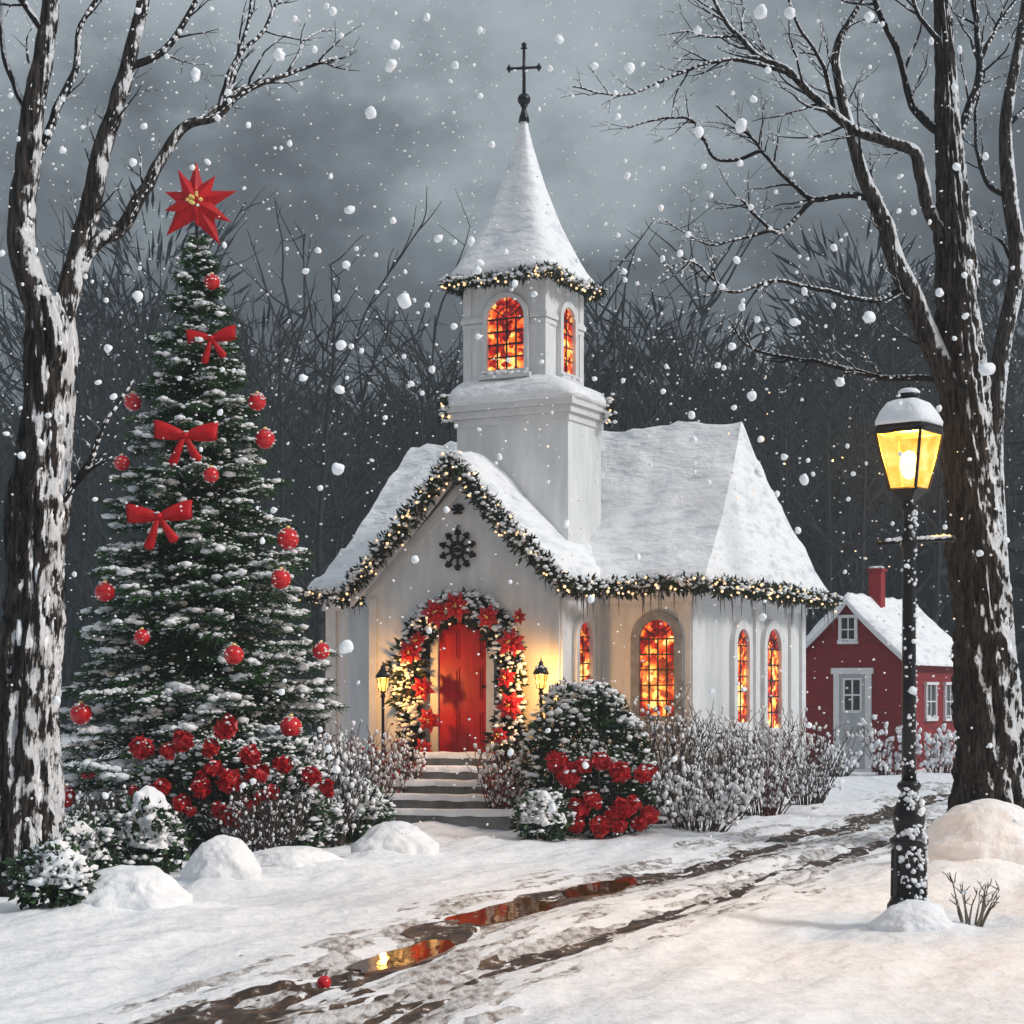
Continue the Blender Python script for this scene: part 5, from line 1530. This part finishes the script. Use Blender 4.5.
# ------------------------------------------------------------------ snow mounds
def mound(label, px, py, wpx, hpx, Y, ryk=.8, seed=1):
    b = P(px, py, Y); b[2] = g1(b[0], b[1]); k = Y / F; rx, rz = wpx / 2 * k, hpx * k
    v, f = ico(5); z0 = np.clip(v[:, 2], -.25, 1)
    kk = 1 + .30 * fbm(v[:, 0] * 1.3 + seed * 5, v[:, 1] * 1.5 + v[:, 2], seed, 4) + .07 * fbm(v[:, 0] * 6, v[:, 1] * 6 + v[:, 2] * 6, seed + 3, 3)
    sp = 1 + .30 * (1 - np.clip(z0, 0, 1)) ** 4
    V = np.stack([b[0] + v[:, 0] * rx * kk * sp, b[1] + v[:, 1] * rx * ryk * kk * sp, b[2] - .02 + np.where(z0 > 0, z0 * rz, z0 * 1.4) * np.where(z0 > 0, .70, 1) * (1 + .5 * (kk - 1))], -1)
    mb = MB(); mb.add(V, f); tag(build(mb, 'snow_mound', M['snow'], loc=(b[0], b[1], b[2])), label, 'snow mound', 'snow mounds')


mound('rounded snow mound right of the snow capped shrub', 222, 894, 62, 48, 16.8, seed=2)
mound('large low snow mound between the two lower left shrubs', 136, 928, 96, 46, 14.8, seed=3)
mound('snow mound beside the bare trunk behind the dark shrub', 82, 876, 70, 44, 18.6, seed=4)
mound('small snow mound left of the foot of the steps', 394, 866, 66, 34, 19.6, seed=5)
mound('low snow mound in front of the frosted stalks', 292, 884, 90, 24, 18.2, seed=6)
mound('big snowdrift at the foot of the tall tree', 988, 866, 110, 62, 18.2, seed=7, ryk=.9)
mound('snow heaped round the foot of the street lamp', 914, 944, 66, 34, 13.7, seed=8)

# ------------------------------------------------------------------ falling snow
fl = []
for k in range(5):
    v, f = ICO3; kk = (1 + .36 * fbm(v[:, 0] * 1.5 + k * 9, v[:, 1] * 1.5 + v[:, 2], k, 3))[:, None]; sc = np.array([1, 1, rng.uniform(.75, 1.05)]); mb = MB(); mb.add(v * kk * sc, f)
    me = build(mb, 'flake_shape', M['flake']); fl.append(me.data); bpy.data.objects.remove(me)
REG = [((0, 330, 0, 260), 'snowflake falling before the grey sky among the left branches'),
       ((0, 330, 260, 900), 'snowflake falling in front of the christmas tree and left trunk'),
       ((330, 470, 0, 450), 'snowflake falling before the dark woods left of the steeple'),
       ((470, 600, 0, 450), 'snowflake falling close around the steeple'),
       ((600, 860, 0, 250), 'snowflake falling before the grey sky among the right branches'),
       ((600, 860, 250, 600), 'snowflake falling before the dark woods over the nave roof'),
       ((860, 1024, 0, 900), 'snowflake falling around the street lamp and tall tree'),
       ((330, 860, 450, 900), 'snowflake falling in front of the white church')]
pts = [(404, 300, 8), (391, 65, 7), (371, 113, 6), (869, 317, 6), (794, 322, 4), (987, 369, 7), (804, 480, 6), (741, 125, 6), (742, 307, 4), (279, 55, 6), (338, 469, 6), (340, 390, 5), (303, 378, 4), (196, 73, 5), (196, 78, 4), (761, 12, 7), (869, 17, 5), (790, 13, 6), (346, 647, 7), (341, 345, 5), (350, 210, 5), (752, 396, 5), (693, 440, 4), (758, 472, 4), (395, 45, 5), (630, 68, 5), (138, 296, 5), (627, 176, 4), (699, 132, 5), (840, 382, 5)]
gy_ = []
while len(pts) + len(gy_) < 300:
    x = random.uniform(2, 1022); y = random.uniform(2, 830) ** 1.0
    w = 1.0 if y < 480 else .38
    if 330 < x < 480 and 240 < y < 440: w = 2
    if 590 < x < 860 and 220 < y < 500: w = 2
    if random.random() < w / 2: gy_.append((x, y, random.choice([1.8, 2, 2.2, 2.4, 2.7, 3, 3.4, 4])))
for (x, y, r) in pts + gy_:
    Yf = random.uniform(6.5, 13) if r < 4 else random.uniform(6, 9.5)
    p = P(x, y, Yf); o = bpy.data.objects.new('snowflake', random.choice(fl)); COL.objects.link(o)
    s = r * Yf / F; o.location = p; o.scale = (s * random.uniform(.9, 1.15), s, s * random.uniform(.85, 1.1)); o.rotation_euler = (random.uniform(0, 6), random.uniform(0, 6), random.uniform(0, 6))
    lab = next((l for (a, b, c, d), l in REG if a <= x < b and c <= y < d), REG[-1][1])
    tag(o, lab, 'snowflake', lab.replace('snowflake', 'snowflakes'))
n = 3800; Yf = rng.uniform(9, 45, n); px = rng.uniform(-40, 1064, n); py = 860 * rng.random(n) ** 1.25 - 20
mb = MB(); pos = np.stack([(px - CX) * Yf / F, Yf, H + (CY - py) * Yf / F], -1); blobs(mb, pos, rng.uniform(.55, 1.5, n) * np.minimum(Yf, 26) / F, .9)
tag(build(mb, 'falling_snow', M['flake']), 'fine distant snow drifting through the air', 'falling snow', kind='stuff')

# ------------------------------------------------------------------ haze
HAZE = 0.0017
if HAZE:
    mb = MB(); boxm(mb, lambda x, y, z: np.array([x, y, z]), -95, 95, -12, 150, -3, 34)
    m, nt, b, N, L = newmat('haze'); N.remove(b); vol = N.new('ShaderNodeVolumePrincipled'); vol.inputs['Color'].default_value = (.36, .41, .46, 1); vol.inputs['Density'].default_value = HAZE; vol.inputs['Anisotropy'].default_value = .2
    L.new(vol.outputs[0], N['Material Output'].inputs['Volume'])
    tag(build(mb, 'haze', m, smooth=False), 'thin cold winter haze in the air', 'haze', kind='stuff')

# ------------------------------------------------------------------ sky, sun, camera
to_sun = np.array([.84, -.30, .62]); to_sun /= np.linalg.norm(to_sun)
el = math.asin(to_sun[2]); az = math.atan2(to_sun[0], to_sun[1])
w = bpy.data.worlds.new('World'); scene.world = w; w.use_nodes = True
nt = w.node_tree; N, L = nt.nodes, nt.links; N.clear()
out = N.new('ShaderNodeOutputWorld'); bg = N.new('ShaderNodeBackground'); bg2 = N.new('ShaderNodeBackground'); ad = N.new('ShaderNodeAddShader')
sky = N.new('ShaderNodeTexSky'); sky.sky_type = 'NISHITA'; sky.sun_disc = False; sky.sun_elevation = el; sky.sun_rotation = az
hsv = N.new('ShaderNodeHueSaturation'); hsv.inputs['Saturation'].default_value = .35; L.new(sky.outputs[0], hsv.inputs['Color'])
L.new(hsv.outputs[0], bg2.inputs[0]); bg2.inputs[1].default_value = .05 * .25
tc = N.new('ShaderNodeTexCoord'); sp = N.new('ShaderNodeSeparateXYZ'); L.new(tc.outputs['Generated'], sp.inputs[0])
mp = N.new('ShaderNodeMapping'); mp.inputs['Scale'].default_value = (1, 1, 1.5); L.new(tc.outputs['Generated'], mp.inputs[0])
n1 = noise(nt, mp.outputs[0], 7, 7, .6); n2 = noise(nt, mp.outputs[0], 3.0, 3)
c1 = N.new('ShaderNodeMath'); c1.operation = 'MULTIPLY_ADD'; L.new(n1, c1.inputs[0]); c1.inputs[1].default_value = .90; L.new(sp.outputs[2], c1.inputs[2])
c2 = N.new('ShaderNodeMath'); c2.operation = 'MULTIPLY_ADD'; L.new(n2, c2.inputs[0]); c2.inputs[1].default_value = .95; L.new(c1.outputs[0], c2.inputs[2])
c3 = N.new('ShaderNodeMath'); c3.operation = 'SUBTRACT'; L.new(c2.outputs[0], c3.inputs[0]); c3.inputs[1].default_value = .91
col = ramp(nt, c3.outputs[0], [(0, (.014, .018, .021)), (.12, (.024, .030, .035)), (.20, (.042, .052, .059)), (.30, (.100, .121, .133)), (.42, (.205, .238, .257)), (.55, (.27, .305, .33)), (.75, (.32, .35, .38)), (1, (.36, .39, .42))])
L.new(col, bg.inputs[0]); bg.inputs[1].default_value = .88
L.new(bg.outputs[0], ad.inputs[0]); L.new(bg2.outputs[0], ad.inputs[1]); L.new(ad.outputs[0], out.inputs[0])

sl = bpy.data.lights.new('sun', 'SUN'); sl.energy = 1.5; sl.angle = R(12); sl.color = (1, .97, .93)
so = bpy.data.objects.new('sun', sl); COL.objects.link(so)
from mathutils import Vector
so.rotation_euler = Vector(to_sun).to_track_quat('Z', 'Y').to_euler()

cam = bpy.data.cameras.new('camera'); co_ = bpy.data.objects.new('camera', cam); COL.objects.link(co_)
co_.location = (0, 0, H); co_.rotation_euler = (R(90), 0, 0)
cam.sensor_width = 36; cam.lens = F / 1024 * 36; cam.shift_y = (CY - 512) / 1024; cam.clip_end = 2000; cam.clip_start = .1
scene.camera = co_
vs = scene.view_settings; vs.view_transform = 'Standard'; vs.look = 'None'; vs.gamma = 1; vs.exposure = 0.68; vs.use_curve_mapping = False
cy = scene.cycles
cy.max_bounces = 6; cy.diffuse_bounces = 3; cy.glossy_bounces = 3; cy.transparent_max_bounces = 8; cy.volume_bounces = 1
cy.sample_clamp_indirect = 4; cy.use_adaptive_sampling = True; cy.use_denoising = True
